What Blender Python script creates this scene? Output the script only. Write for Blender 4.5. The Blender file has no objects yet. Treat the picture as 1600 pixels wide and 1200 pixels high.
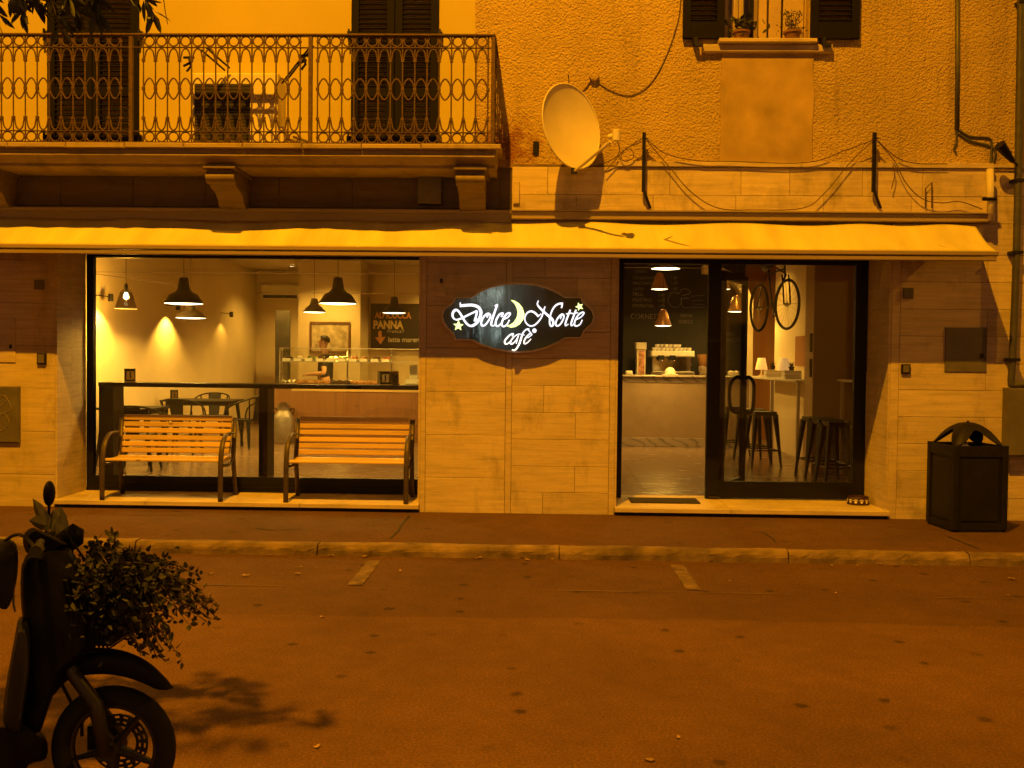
import bpy, bmesh, math, random
from mathutils import Vector, Matrix
rnd = random.Random(7)
R = math.radians
scene = bpy.context.scene
col = scene.collection

# ------------------------------------------------------------------ camera, sky, light, exposure
CAM = Vector((0.0, -9.95, 1.64)); FPX = 1572.0
cam_rot = Matrix.Rotation(R(1.5), 3, 'Z') @ Matrix.Rotation(R(90 - 1.53), 3, 'X') @ Matrix.Rotation(R(0.6), 3, 'Z')
cd = bpy.data.cameras.new('camera'); cd.sensor_width = 36; cd.lens = FPX / 1600 * 36; cd.clip_end = 500; cd.clip_start = .05
cam = bpy.data.objects.new('camera', cd); col.objects.link(cam)
cam.matrix_world = Matrix.Translation(CAM) @ cam_rot.to_4x4()
scene.camera = cam

world = bpy.data.worlds.new('World'); scene.world = world; world.use_nodes = True
wn = world.node_tree.nodes; wl = world.node_tree.links
sky = wn.new('ShaderNodeTexSky'); sky.sky_type = 'NISHITA'; sky.sun_disc = False
sky.sun_elevation = R(3); sky.sun_rotation = R(150)
wn['Background'].inputs['Strength'].default_value = 0.011
wl.new(sky.outputs[0], wn['Background'].inputs['Color'])

LAMP = Vector((-2.1, -9.0, 16.0))          # tall sodium street lamp, hung on the span wire over the street
SODIUM = (1.0, 0.375, 0.004)
WARM = (1.0, 0.53, 0.07)
scene.view_settings.view_transform = 'Standard'; scene.view_settings.look = 'None'
scene.view_settings.exposure = 0.0; scene.view_settings.gamma = 1.0
cy = scene.cycles
cy.use_denoising = True; cy.max_bounces = 7; cy.diffuse_bounces = 4; cy.glossy_bounces = 4
cy.transparent_max_bounces = 14; cy.sample_clamp_indirect = 3.0; cy.caustics_reflective = False; cy.caustics_refractive = False

# ------------------------------------------------------------------ helpers
def at(px, py, Y):
    """a point of the photograph put at depth plane Y (metres behind the facade)"""
    d = cam_rot @ Vector(((px - 800) / FPX, -(py - 600) / FPX, -1))
    return CAM + d * ((Y - CAM.y) / d.y)
def ground(px, py, z=0.0):
    d = cam_rot @ Vector(((px - 800) / FPX, -(py - 600) / FPX, -1))
    return CAM + d * ((z - CAM.z) / d.z)

def catmull(pts, n=6, closed=False):
    pts = [Vector(p) for p in pts]; out = []
    m = len(pts)
    for i in range(m if closed else m - 1):
        p0 = pts[(i - 1) % m] if closed or i > 0 else pts[0] * 2 - pts[1]
        p1 = pts[i]; p2 = pts[(i + 1) % m]
        p3 = pts[(i + 2) % m] if closed or i + 2 < m else p2 * 2 - p1
        for k in range(n):
            t = k / n
            out.append(.5 * ((2 * p1) + (p2 - p0) * t + (2 * p0 - 5 * p1 + 4 * p2 - p3) * t * t + (3 * p1 - p0 - 3 * p2 + p3) * t ** 3))
    if not closed: out.append(pts[-1])
    return out

class MB:
    def __init__(self): self.v = []; self.f = []
    def add(self, vs, fs):
        b = len(self.v); self.v += [tuple(x) for x in vs]; self.f += [tuple(b + i for i in q) for q in fs]; return self
    def box(self, x0, x1, y0, y1, z0, z1, m=None, ch=0.0):
        if ch > 0:
            ch = min(ch, (x1 - x0) * .45, (z1 - z0) * .45, (y1 - y0) * .9)
            # front face (y0 side) chamfered
            vs = [(x0 + ch, y0, z0 + ch), (x1 - ch, y0, z0 + ch), (x1 - ch, y0, z1 - ch), (x0 + ch, y0, z1 - ch),
                  (x0, y0 + ch, z0), (x1, y0 + ch, z0), (x1, y0 + ch, z1), (x0, y0 + ch, z1),
                  (x0, y1, z0), (x1, y1, z0), (x1, y1, z1), (x0, y1, z1)]
            fs = [(0, 1, 2, 3)]
            for a in (0, 4):
                for i in range(4):
                    j = (i + 1) % 4; fs.append((a + j, a + i, a + 4 + i, a + 4 + j))
            fs.append((11, 10, 9, 8))
        else:
            vs = [(x0, y0, z0), (x1, y0, z0), (x1, y1, z0), (x0, y1, z0), (x0, y0, z1), (x1, y0, z1), (x1, y1, z1), (x0, y1, z1)]
            fs = [(0, 3, 2, 1), (4, 5, 6, 7), (0, 1, 5, 4), (1, 2, 6, 5), (2, 3, 7, 6), (3, 0, 4, 7)]
        if m is not None: vs = [m @ Vector(p) for p in vs]
        return self.add(vs, fs)
    def tube(self, path, r, n=8, closed=False, cap=True, flat=None):
        path = [Vector(p) for p in path]; m = len(path)
        rr = r if isinstance(r, (list, tuple)) else [r] * m
        rings = []; prev = None
        for i, p in enumerate(path):
            a = path[(i - 1) % m] if closed or i else path[0]
            b = path[(i + 1) % m] if closed or i < m - 1 else path[-1]
            t = (b - a); t = t.normalized() if t.length > 1e-9 else Vector((0, 0, 1))
            if prev is None:
                up = Vector((0, 0, 1)) if abs(t.z) < .9 else Vector((0, 1, 0))
                u = t.cross(up).normalized()
            else:
                u = (prev - t * prev.dot(t)); u = u.normalized() if u.length > 1e-6 else t.orthogonal().normalized()
            prev = u; w = t.cross(u)
            k2 = flat if flat else 1.0
            rings.append([p + (u * math.cos(2 * math.pi * k / n) + w * math.sin(2 * math.pi * k / n) * k2) * rr[i] for k in range(n)])
        vs = [q for ring in rings for q in ring]; fs = []
        for i in range(m if closed else m - 1):
            j = (i + 1) % m
            for k in range(n):
                l = (k + 1) % n; fs.append((i * n + k, i * n + l, j * n + l, j * n + k))
        if cap and not closed:
            fs.append(tuple(range(n))[::-1]); fs.append(tuple((m - 1) * n + k for k in range(n)))
        return self.add(vs, fs)
    def lathe(self, prof, c=(0, 0, 0), n=20, axis='z', cap=True):
        c = Vector(c); vs = []; fs = []
        for r, h in prof:
            for k in range(n):
                a = 2 * math.pi * k / n; x, y = r * math.cos(a), r * math.sin(a)
                vs.append(c + (Vector((x, y, h)) if axis == 'z' else Vector((x, h, y)) if axis == 'y' else Vector((h, x, y))))
        for i in range(len(prof) - 1):
            for k in range(n):
                l = (k + 1) % n; fs.append((i * n + k, i * n + l, (i + 1) * n + l, (i + 1) * n + k))
        if cap:
            if prof[0][0] > 1e-4: fs.append(tuple(range(n))[::-1])
            if prof[-1][0] > 1e-4: fs.append(tuple((len(prof) - 1) * n + k for k in range(n)))
        return self.add(vs, fs)
    def prism(self, outline, fn, d0, d1):
        """outline: 2-D points; fn(u, v, d) -> 3-D"""
        n = len(outline)
        vs = [fn(u, v, d0) for u, v in outline] + [fn(u, v, d1) for u, v in outline]
        fs = [tuple(range(n)), tuple(range(2 * n - 1, n - 1, -1))]
        fs += [(i, n + i, n + (i + 1) % n, (i + 1) % n) for i in range(n)]
        return self.add(vs, fs)
    def grid(self, fn, nu, nv):
        vs = [fn(i / nu, j / nv) for i in range(nu + 1) for j in range(nv + 1)]
        fs = [(i * (nv + 1) + j, (i + 1) * (nv + 1) + j, (i + 1) * (nv + 1) + j + 1, i * (nv + 1) + j + 1) for i in range(nu) for j in range(nv)]
        return self.add(vs, fs)
    def mesh(self, name, mat=None, smooth=False, fix=True):
        me = bpy.data.meshes.new(name); me.from_pydata(self.v, [], self.f); me.update()
        if fix:
            bm = bmesh.new(); bm.from_mesh(me); bmesh.ops.recalc_face_normals(bm, faces=bm.faces); bm.to_mesh(me); bm.free()
        if mat: me.materials.append(mat)
        if smooth: me.shade_smooth()
        if smooth == 'auto':
            try: me.set_sharp_from_angle(angle=R(40))
            except Exception: pass
        return me
    def build(self, name, mat, parent=None, smooth=False, world=True, fix=True):
        return link(name, self.mesh(name, mat, smooth, fix), parent, world)

def link(name, me, parent=None, world=True, loc=None):
    o = bpy.data.objects.new(name, me); col.objects.link(o)
    if loc is not None: o.location = loc
    if parent is not None:
        o.parent = parent
        if world:
            off = Vector((0, 0, 0)); q = parent
            while q is not None: off += Vector(q.location); q = q.parent
            o.location = Vector(o.location) - off
    return o

def tag(o, label=None, cat=None, group=None, kind=None):
    if label: o['label'] = label
    if cat: o['category'] = cat
    if group: o['group'] = group
    if kind: o['kind'] = kind
    return o
def thing(name, label, cat, loc=(0, 0, 0), rz=0.0, group=None):
    o = bpy.data.objects.new(name, None); col.objects.link(o); o.empty_display_size = .1
    o.location = loc; o.rotation_euler = (0, 0, rz)
    return tag(o, label, cat, group)
def copy_tree(o, loc, rz, label=None, parent=None):
    c = o.copy(); col.objects.link(c)
    if parent is None:
        c.location = loc; c.rotation_euler = (0, 0, rz)
        if label: c['label'] = label
    else: c.parent = parent
    for ch in o.children: copy_tree(ch, None, 0, None, c)
    return c

# ------------------------------------------------------------------ materials
def mat_base(name):
    m = bpy.data.materials.new(name); m.use_nodes = True
    nt = m.node_tree; return m, nt.nodes, nt.links, nt.nodes['Principled BSDF']
def coords(N, L, scale=(1, 1, 1), world=False):
    mp = N.new('ShaderNodeMapping'); mp.inputs['Scale'].default_value = scale
    if world:
        g = N.new('ShaderNodeNewGeometry'); L.new(g.outputs['Position'], mp.inputs[0])
    else:
        tc = N.new('ShaderNodeTexCoord'); L.new(tc.outputs['Object'], mp.inputs[0])
    return mp
def noise(N, L, vec, scale, detail=4, rough=.55):
    n = N.new('ShaderNodeTexNoise'); n.inputs['Scale'].default_value = scale; n.inputs['Detail'].default_value = detail
    n.inputs['Roughness'].default_value = rough; L.new(vec.outputs[0], n.inputs['Vector']); return n
def ramp(N, L, src, stops, ease=False):
    r = N.new('ShaderNodeValToRGB'); e = r.color_ramp.elements
    while len(e) < len(stops): e.new(.5)
    for i, (p, c) in enumerate(stops):
        e[i].position = p; e[i].color = (c, c, c, 1) if isinstance(c, (int, float)) else (*c, 1)
    L.new(src, r.inputs[0]); return r
def mixc(N, L, a, b, fac, mode='MULTIPLY'):
    x = N.new('ShaderNodeMix'); x.data_type = 'RGBA'; x.blend_type = mode
    if isinstance(fac, (int, float)): x.inputs[0].default_value = fac
    else: L.new(fac, x.inputs[0])
    for s, i in ((a, 6), (b, 7)):
        if isinstance(s, tuple): x.inputs[i].default_value = (*s, 1)
        else: L.new(s, x.inputs[i])
    return x.outputs[2]
def bumpn(N, L, P, h, strength, dist):
    b = N.new('ShaderNodeBump'); b.inputs['Strength'].default_value = strength; b.inputs['Distance'].default_value = dist
    L.new(h, b.inputs['Height']); L.new(b.outputs[0], P.inputs['Normal'])

def M(name, c, rough=.6, metal=0.0, var=.25, vs=5.0, bump=0.0, bs=60.0, spec=.5, rand=0.0, coat=0.0, stretch=(1, 1, 1), world=True):
    m, N, L, P = mat_base(name)
    P.inputs['Roughness'].default_value = rough; P.inputs['Metallic'].default_value = metal
    P.inputs['Specular IOR Level'].default_value = spec; P.inputs['Coat Weight'].default_value = coat
    v = coords(N, L, stretch, world)
    n1 = noise(N, L, v, vs, 5)
    r = ramp(N, L, n1.outputs[0], [(.3, 1 - var), (.7, 1.0 + var * .35)])
    out = mixc(N, L, tuple(c), r.outputs[0], 1.0)
    if rand > 0:
        oi = N.new('ShaderNodeObjectInfo'); rr = ramp(N, L, oi.outputs['Random'], [(0, 1 - rand), (1, 1 + rand * .3)])
        out = mixc(N, L, out, rr.outputs[0], 1.0)
    L.new(out, P.inputs['Base Color'])
    rr2 = ramp(N, L, n1.outputs[0], [(.25, max(0, rough - .08)), (.75, min(1, rough + .08))]); L.new(rr2.outputs[0], P.inputs['Roughness'])
    if bump > 0:
        n2 = noise(N, L, v, bs, 4); bumpn(N, L, P, n2.outputs[0], bump, .01)
    return m
def emit(name, c, s):
    m, N, L, P = mat_base(name); P.inputs['Base Color'].default_value = (*c, 1)
    P.inputs['Emission Color'].default_value = (*c, 1); P.inputs['Emission Strength'].default_value = s; P.inputs['Roughness'].default_value = .5
    return m
def glass(name, tint=(.96, .97, .96), ior=1.45, rough=0.0):
    m = bpy.data.materials.new(name); m.use_nodes = True; N = m.node_tree.nodes; L = m.node_tree.links
    N.remove(N['Principled BSDF'])
    t = N.new('ShaderNodeBsdfTransparent'); t.inputs[0].default_value = (*tint, 1)
    g = N.new('ShaderNodeBsdfGlossy'); g.inputs['Roughness'].default_value = rough
    lw = N.new('ShaderNodeLayerWeight'); pw = N.new('ShaderNodeMath'); pw.operation = 'POWER'; pw.inputs[1].default_value = 4.0; L.new(lw.outputs['Facing'], pw.inputs[0])
    fr = N.new('ShaderNodeMath'); fr.operation = 'MULTIPLY_ADD'; fr.inputs[1].default_value = .6; fr.inputs[2].default_value = .035; L.new(pw.outputs[0], fr.inputs[0])
    x = N.new('ShaderNodeMixShader'); L.new(fr.outputs[0], x.inputs[0]); L.new(t.outputs[0], x.inputs[1]); L.new(g.outputs[0], x.inputs[2])
    L.new(x.outputs[0], N['Material Output'].inputs['Surface']); return m

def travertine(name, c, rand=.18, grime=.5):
    m, N, L, P = mat_base(name)
    v = coords(N, L, (1.0, 1.0, 9.0), True)
    oi = N.new('ShaderNodeObjectInfo')
    ad = N.new('ShaderNodeVectorMath'); ad.operation = 'MULTIPLY_ADD'; ad.inputs[1].default_value = (1, 1, 1)
    cx = N.new('ShaderNodeCombineXYZ'); mu = N.new('ShaderNodeMath'); mu.operation = 'MULTIPLY'; mu.inputs[1].default_value = 37.0
    L.new(oi.outputs['Random'], mu.inputs[0]); L.new(mu.outputs[0], cx.inputs[0]); L.new(mu.outputs[0], cx.inputs[2])
    L.new(v.outputs[0], ad.inputs[0]); L.new(cx.outputs[0], ad.inputs[2])
    n1 = noise(N, L, ad, 2.2, 7, .62); n2 = noise(N, L, ad, 13, 5, .7)
    r1 = ramp(N, L, n1.outputs[0], [(.3, .78), (.55, 1.0), (.8, 1.06)])
    r2 = ramp(N, L, n2.outputs[0], [(.32, .50), (.40, .95), (.7, 1.0)])
    out = mixc(N, L, tuple(c), r1.outputs[0], 1.0); out = mixc(N, L, out, r2.outputs[0], .8)
    rr = ramp(N, L, oi.outputs['Random'], [(0, 1 - rand), (1, 1.0)]); out = mixc(N, L, out, rr.outputs[0], 1.0)
    g = coords(N, L, (1.6, 1, .8), True); n3 = noise(N, L, g, 1.7, 6, .7)
    r3 = ramp(N, L, n3.outputs[0], [(.30, 1 - grime), (.47, 1.0)]); out = mixc(N, L, out, r3.outputs[0], .8)
    n5 = noise(N, L, coords(N, L, (4.5, 1, .6), True), 3.0, 6, .7); r5 = ramp(N, L, n5.outputs[0], [(.27, .45), (.37, 1.0)]); out = mixc(N, L, out, r5.outputs[0], .6)
    n6 = noise(N, L, coords(N, L, (.8, 1, 26), True), 2.0, 4, .6); r6 = ramp(N, L, n6.outputs[0], [(.35, .84), (.55, 1.0)]); out = mixc(N, L, out, r6.outputs[0], .9)
    L.new(out, P.inputs['Base Color']); P.inputs['Roughness'].default_value = .62; P.inputs['Specular IOR Level'].default_value = .3
    bumpn(N, L, P, r2.outputs[0], .25, .006)
    return m

def plaster_rough(name, c):
    m, N, L, P = mat_base(name)
    v = coords(N, L, (1, 1, 1), True)
    n0 = noise(N, L, v, 46, 2, .5); n1 = noise(N, L, v, 95, 4, .6); n2 = noise(N, L, v, 1.1, 5, .6)
    vo = N.new('ShaderNodeTexVoronoi'); vo.inputs['Scale'].default_value = 54; vo.feature = 'SMOOTH_F1'; L.new(v.outputs[0], vo.inputs['Vector'])
    mm = N.new('ShaderNodeMath'); mm.operation = 'ADD'; L.new(n0.outputs[0], mm.inputs[0]); L.new(n1.outputs[0], mm.inputs[1])
    ms = N.new('ShaderNodeMath'); ms.operation = 'SUBTRACT'; L.new(mm.outputs[0], ms.inputs[0]); L.new(vo.outputs['Distance'], ms.inputs[1])
    r = ramp(N, L, n2.outputs[0], [(.3, .78), (.65, 1.05)]); out = mixc(N, L, tuple(c), r.outputs[0], 1.0)
    # red-brown damp stain low on the wall beside the balcony end, and rain streaks
    ds = N.new('ShaderNodeVectorMath'); ds.operation = 'DISTANCE'; ds.inputs[1].default_value = (-.32, -.015, 3.72); L.new(v.outputs[0], ds.inputs[0])
    n3 = noise(N, L, v, 9, 5, .7); sb = N.new('ShaderNodeMath'); sb.operation = 'MULTIPLY_ADD'; sb.inputs[1].default_value = .9; L.new(n3.outputs[0], sb.inputs[0]); L.new(ds.outputs['Value'], sb.inputs[2])
    rs = ramp(N, L, sb.outputs[0], [(.52, (.50, .26, .16)), (.80, (1.0, 1.0, 1.0))]); out = mixc(N, L, out, rs.outputs[0], .9)
    n4 = noise(N, L, coords(N, L, (5, 1, .35), True), 2.2, 5, .6); r4 = ramp(N, L, n4.outputs[0], [(.30, .72), (.46, 1.0)]); out = mixc(N, L, out, r4.outputs[0], .7)
    L.new(out, P.inputs['Base Color']); P.inputs['Roughness'].default_value = .95; P.inputs['Specular IOR Level'].default_value = .1
    bumpn(N, L, P, ms.outputs[0], .85, .016)
    return m

def asphalt(name, c, dark=.55, spots=1.0):
    m, N, L, P = mat_base(name)
    v = coords(N, L, (1, 1, 1), True)
    big = noise(N, L, v, .55, 5, .6); mid = noise(N, L, coords(N, L, (1, 1, 1), True), 6, 5, .65); fine = noise(N, L, v, 75, 5, .75)
    r1 = ramp(N, L, big.outputs[0], [(.3, .72), (.7, 1.12)]); r2 = ramp(N, L, mid.outputs[0], [(.25, .8), (.75, 1.12)]); r3 = ramp(N, L, fine.outputs[0], [(.25, .40), (.5, .92), (.75, 1.9)])
    out = mixc(N, L, tuple(c), r1.outputs[0], 1.0); out = mixc(N, L, out, r2.outputs[0], 1.0); out = mixc(N, L, out, r3.outputs[0], 1.0)
    vo = N.new('ShaderNodeTexVoronoi'); vo.voronoi_dimensions = '2D'; vo.inputs['Scale'].default_value = 2.3; vo.inputs['Randomness'].default_value = 1
    dv = noise(N, L, v, 9, 3); av = N.new('ShaderNodeVectorMath'); av.operation = 'MULTIPLY_ADD'; av.inputs[1].default_value = (.06, .06, .06)
    L.new(dv.outputs['Color'], av.inputs[0]); L.new(v.outputs[0], av.inputs[2]); L.new(av.outputs[0], vo.inputs['Vector'])
    rs = ramp(N, L, vo.outputs['Distance'], [(.045, dark), (.095, 1.0)])
    sel = N.new('ShaderNodeSeparateColor'); L.new(vo.outputs['Color'], sel.inputs[0])
    gate = ramp(N, L, sel.outputs[0], [(.45, 0.0), (.9, spots)])
    out = mixc(N, L, out, rs.outputs[0], gate.outputs[0])
    L.new(out, P.inputs['Base Color']); P.inputs['Roughness'].default_value = .85; P.inputs['Specular IOR Level'].default_value = .25
    bumpn(N, L, P, fine.outputs[0], .5, .006)
    return m

def wood(name, c, axis='x', rough=.45, k=1.0):
    m, N, L, P = mat_base(name)
    sc = {'x': (1.2, 14, 14), 'z': (14, 14, 1.2), 'y': (14, 1.2, 14)}[axis]
    v = coords(N, L, sc, True); oi = N.new('ShaderNodeObjectInfo')
    n1 = noise(N, L, v, 1.5 * k, 6, .65)
    n1.noise_dimensions = '4D'; mu = N.new('ShaderNodeMath'); mu.operation = 'MULTIPLY'; mu.inputs[1].default_value = 20; L.new(oi.outputs['Random'], mu.inputs[0]); L.new(mu.outputs[0], n1.inputs['W'])
    r1 = ramp(N, L, n1.outputs[0], [(.25, .68), (.5, 1.0), (.8, 1.1)])
    rr = ramp(N, L, oi.outputs['Random'], [(0, .82), (1, 1.06)])
    out = mixc(N, L, tuple(c), r1.outputs[0], 1.0); out = mixc(N, L, out, rr.outputs[0], 1.0)
    kn = N.new('ShaderNodeTexVoronoi'); kn.inputs['Scale'].default_value = .9; v2 = coords(N, L, (3, 6, 6), True); L.new(v2.outputs[0], kn.inputs['Vector'])
    rk = ramp(N, L, kn.outputs['Distance'], [(.05, .35), (.09, 1.0)]); out = mixc(N, L, out, rk.outputs[0], .8)
    L.new(out, P.inputs['Base Color']); P.inputs['Roughness'].default_value = rough
    bumpn(N, L, P, n1.outputs[0], .12, .004)
    return m

def marble(name, c, vein):
    m, N, L, P = mat_base(name)
    v = coords(N, L, (1, 1, 1.6), True); n1 = noise(N, L, v, 2.5, 7, .65)
    w = N.new('ShaderNodeTexWave'); w.inputs['Scale'].default_value = 2.6; w.inputs['Distortion'].default_value = 7; w.inputs['Detail'].default_value = 4; w.bands_direction = 'DIAGONAL'
    L.new(v.outputs[0], w.inputs['Vector'])
    r = ramp(N, L, w.outputs[0], [(.02, vein), (.16, c), (1, tuple(min(1, x * 1.08) for x in c))])
    L.new(r.outputs[0], P.inputs['Base Color']); P.inputs['Roughness'].default_value = .25
    return m

MT = dict(
    trav=travertine('travertine', (.68, .57, .42)),
    trav_jamb=travertine('travertine_jamb', (.62, .52, .38), .06, .2),
    trav_sill=travertine('travertine_sill', (.66, .56, .42), .05, .25),
    yellow=M('smooth_yellow_plaster', (.54, .46, .12), .9, var=.08, vs=1.2, bump=.08, bs=30, spec=.1),
    rough=plaster_rough('rough_ochre_plaster', (.54, .41, .17)),
    patch=M('repair_plaster', (.46, .34, .15), .9, var=.35, vs=2.6, bump=.15, bs=14, spec=.1),
    core=M('masonry', (.35, .30, .22), .9),
    trav_shaded=travertine('shaded_travertine', (.17, .13, .09), .1, .4),  # facade travertine with the shade under the balcony put into its colour
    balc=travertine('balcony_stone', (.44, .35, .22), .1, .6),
    balc_shaded=travertine('shaded_corbel_stone', (.25, .19, .115), .1, .5),  # balcony stone darkened in colour to deepen the shade on the corbels
    iron=M('rusty_iron', (.125, .08, .048), .6, .2, var=.4, vs=30, bump=.2, bs=90, spec=.3),
    shutter=M('shutter_paint', (.010, .009, .007), .7, var=.25, vs=9, rand=.15, spec=.12),
    black=M('black_frame', (.007, .0065, .006), .45, var=.3, vs=8, spec=.3),
    blackmetal=M('black_metal', (.009, .0085, .008), .5, .2, var=.3, vs=20, spec=.5),
    bin=M('bin_enamel', (.011, .010, .009), .55, .0, var=.35, vs=9, bump=.12, bs=40, spec=.25),
    grey=M('grey_metal', (.10, .10, .10), .5, .4, var=.3, vs=12),
    cabinet=M('grey_cabinet', (.13, .12, .11), .6, .0, var=.3, vs=5, bump=.1),
    awn=M('awning_canvas', (.68, .62, .26), .85, var=.24, vs=1.4, bump=.15, bs=160, spec=.1, stretch=(2.5, .5, .5)),
    awn_bar=M('awning_bar', (.32, .26, .19), .5, .0, var=.2, vs=3, spec=.3, stretch=(.3, 3, 3)),
    dish=M('dish_paint', (.66, .60, .50), .5, var=.12, vs=3, spec=.35),
    acw=M('aircon_casing', (.72, .66, .55), .5, var=.1, vs=4),
    acdark=M('aircon_grille', (.03, .025, .02), .6, var=.3, vs=20),
    cable=M('cable_sheath', (.10, .06, .035), .7, var=.3, vs=30),
    bench=wood('bench_wood', (.66, .48, .17), 'x', .38),
    benchmetal=M('bench_metal', (.085, .065, .045), .45, .3, var=.3, vs=18),
    road=asphalt('road_asphalt', (.138, .074, .030), .40),
    gutter=asphalt('gutter_asphalt', (.110, .059, .024), .38),
    pave=asphalt('pavement_asphalt', (.112, .060, .025), .45, .9),
    kerb=M('kerb_stone', (.26, .19, .11), .85, var=.65, vs=4, bump=.5, bs=50, rand=.15, spec=.2),
    line=M('worn_road_paint', (.185, .13, .072), .8, var=.6, vs=9, bump=.2, bs=90, spec=.2),
    leaf=M('dry_leaf', (.40, .26, .12), .7, var=.3, vs=30, rand=.4),
    wallin=M('cream_wall_paint', (.74, .62, .40), .75, var=.1, vs=1.4, bump=.05, bs=20, spec=.2),
    brownwall=M('brown_wall_paint', (.44, .31, .18), .75, var=.15, vs=1.3, spec=.2),
    orange=M('orange_wall_paint', (.36, .16, .05), .75, var=.12, vs=1.5, spec=.2),
    slate=M('blackboard_paint', (.035, .032, .028), .6, var=.35, vs=2.2, spec=.3),
    floor=M('floor_tile', (.29, .20, .135), .22, var=.2, vs=3, rand=.12, spec=.5, stretch=(1, 4, 1)),
    ceiling=M('ceiling_paint', (.55, .47, .34), .9, var=.06, vs=1),
    counterwood=wood('counter_wood', (.30, .15, .06), 'z', .4, .7),
    beige=M('beige_counter_front', (.40, .30, .19), .55, var=.12, vs=5, bump=.06, bs=40),
    marble=marble('grey_veined_marble', (.40, .34, .28), (.24, .21, .18)),
    white=M('white_ceramic', (.80, .77, .70), .3, var=.06, vs=9),
    cream=M('cream_plastic', (.70, .64, .50), .4, var=.06, vs=6),
    steel=M('brushed_steel', (.46, .43, .39), .48, .7, var=.2, vs=8, stretch=(1, 1, 6)),
    chrome=M('chrome', (.75, .72, .68), .12, 1.0, var=.1, vs=6),
    copper=M('copper_lamp', (.45, .24, .10), .35, .6, var=.15, vs=6),
    shade_grey=M('grey_lamp_enamel', (.20, .18, .15), .45, var=.15, vs=6),
    shade_in=emit('lit_lamp_inside', (1.0, .80, .44), 6.0),
    bulb=emit('lit_bulb', (1.0, .88, .6), 25.0),
    picture=M('dim_picture_print', (.55, .46, .30), .25, var=.55, vs=7, spec=.5),
    frame_wood=wood('picture_frame_wood', (.16, .08, .04), 'x', .4),
    skin=M('skin', (.55, .32, .20), .55, var=.08, vs=20),
    hair=M('dark_hair', (.008, .006, .005), .6, var=.3, vs=60),
    tshirt=M('black_cotton', (.016, .015, .016), .9, var=.3, vs=30),
    crust=M('baked_crust', (.55, .28, .08), .5, var=.5, vs=25, bump=.4, bs=60),
    sugar=M('sugared_crust', (.75, .66, .50), .6, var=.5, vs=40, bump=.3, bs=60),
    choc=M('chocolate_glaze', (.06, .025, .012), .35, var=.3, vs=20),
    green=M('salad_green', (.20, .26, .06), .6, var=.5, vs=40),
    tomato=M('tomato_red', (.45, .10, .04), .5, var=.4, vs=40),
    paper=M('white_paper', (.82, .79, .72), .7, var=.05, vs=10),
    chalk=M('chalk', (.62, .58, .50), .9, var=.3, vs=40),
    chalk_dim=M('faint_chalk', (.30, .26, .21), .9, var=.5, vs=25),
    chalk_or=M('orange_chalk', (.75, .36, .10), .9, var=.3, vs=40),
    chalk_ye=M('yellow_chalk', (.78, .60, .22), .9, var=.3, vs=40),
    signface=M('sign_dark_green_gloss', (.006, .014, .009), .11, var=.2, vs=3, spec=.5, coat=.0, bump=.10, bs=5, stretch=(2.2, 1, .5)),
    signrim=M('sign_edge', (.62, .52, .38), .4, .2, var=.15, vs=6),
    neon=emit('backlit_white_letter', (.90, .92, 1.0), 1.25),
    moon=emit('backlit_yellow_moon', (.86, 1.0, .36), 1.8),
    render_white=M('pale_render', (.74, .66, .52), .9, var=.1, vs=2),
    rubber=M('doormat_rubber', (.03, .025, .02), .9, var=.3, vs=60, bump=.5, bs=200),
    scooter=M('scooter_plastic', (.0045, .0045, .006), .5, var=.3, vs=6, spec=.12),
    scooter_blue=M('scooter_shield', (.010, .012, .02), .5, var=.3, vs=6),
    alloy=M('dull_alloy', (.035, .033, .032), .5, .4, var=.3, vs=10),
    tyre=M('tyre_rubber', (.004, .004, .004), .9, var=.3, vs=30),
    foliage=M('vine_leaf', (.024, .026, .008), .7, var=.5, vs=12, rand=.0),
    bigleaf=M('broad_leaf', (.11, .11, .035), .5, var=.35, vs=9),
    treeleaf=M('tree_leaf', (.05, .06, .018), .55, var=.5, vs=8),
    bark=M('tree_bark', (.12, .085, .055), .9, var=.5, vs=14, bump=.8, bs=30),
    pot=M('terracotta', (.20, .10, .05), .8, var=.25, vs=10),
    curtain=M('curtain_cloth', (.60, .48, .30), .9, var=.2, vs=5, stretch=(8, 1, .5)),
    casement=M('casement_paint', (.50, .38, .22), .6, var=.15, vs=6),
    glass=glass('window_glass'),
    glass_milk=glass('lamp_glass', (.72, .68, .60)),
    glass_thin=glass('display_glass', (.97, .98, .96), 1.35),
)

# ------------------------------------------------------------------ the street
PAV = .09; FLOOR = .17; KERB_Y = -1.83
def struct(name, mb, mat, smooth=False): return tag(mb.build(name, mat, None, smooth), kind='structure')
road = struct('road', MB().add([(-60, -40, 0), (60, -40, 0), (60, -1.7, 0), (-60, -1.7, 0)], [(0, 1, 2, 3)]), MT['road'])
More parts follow.
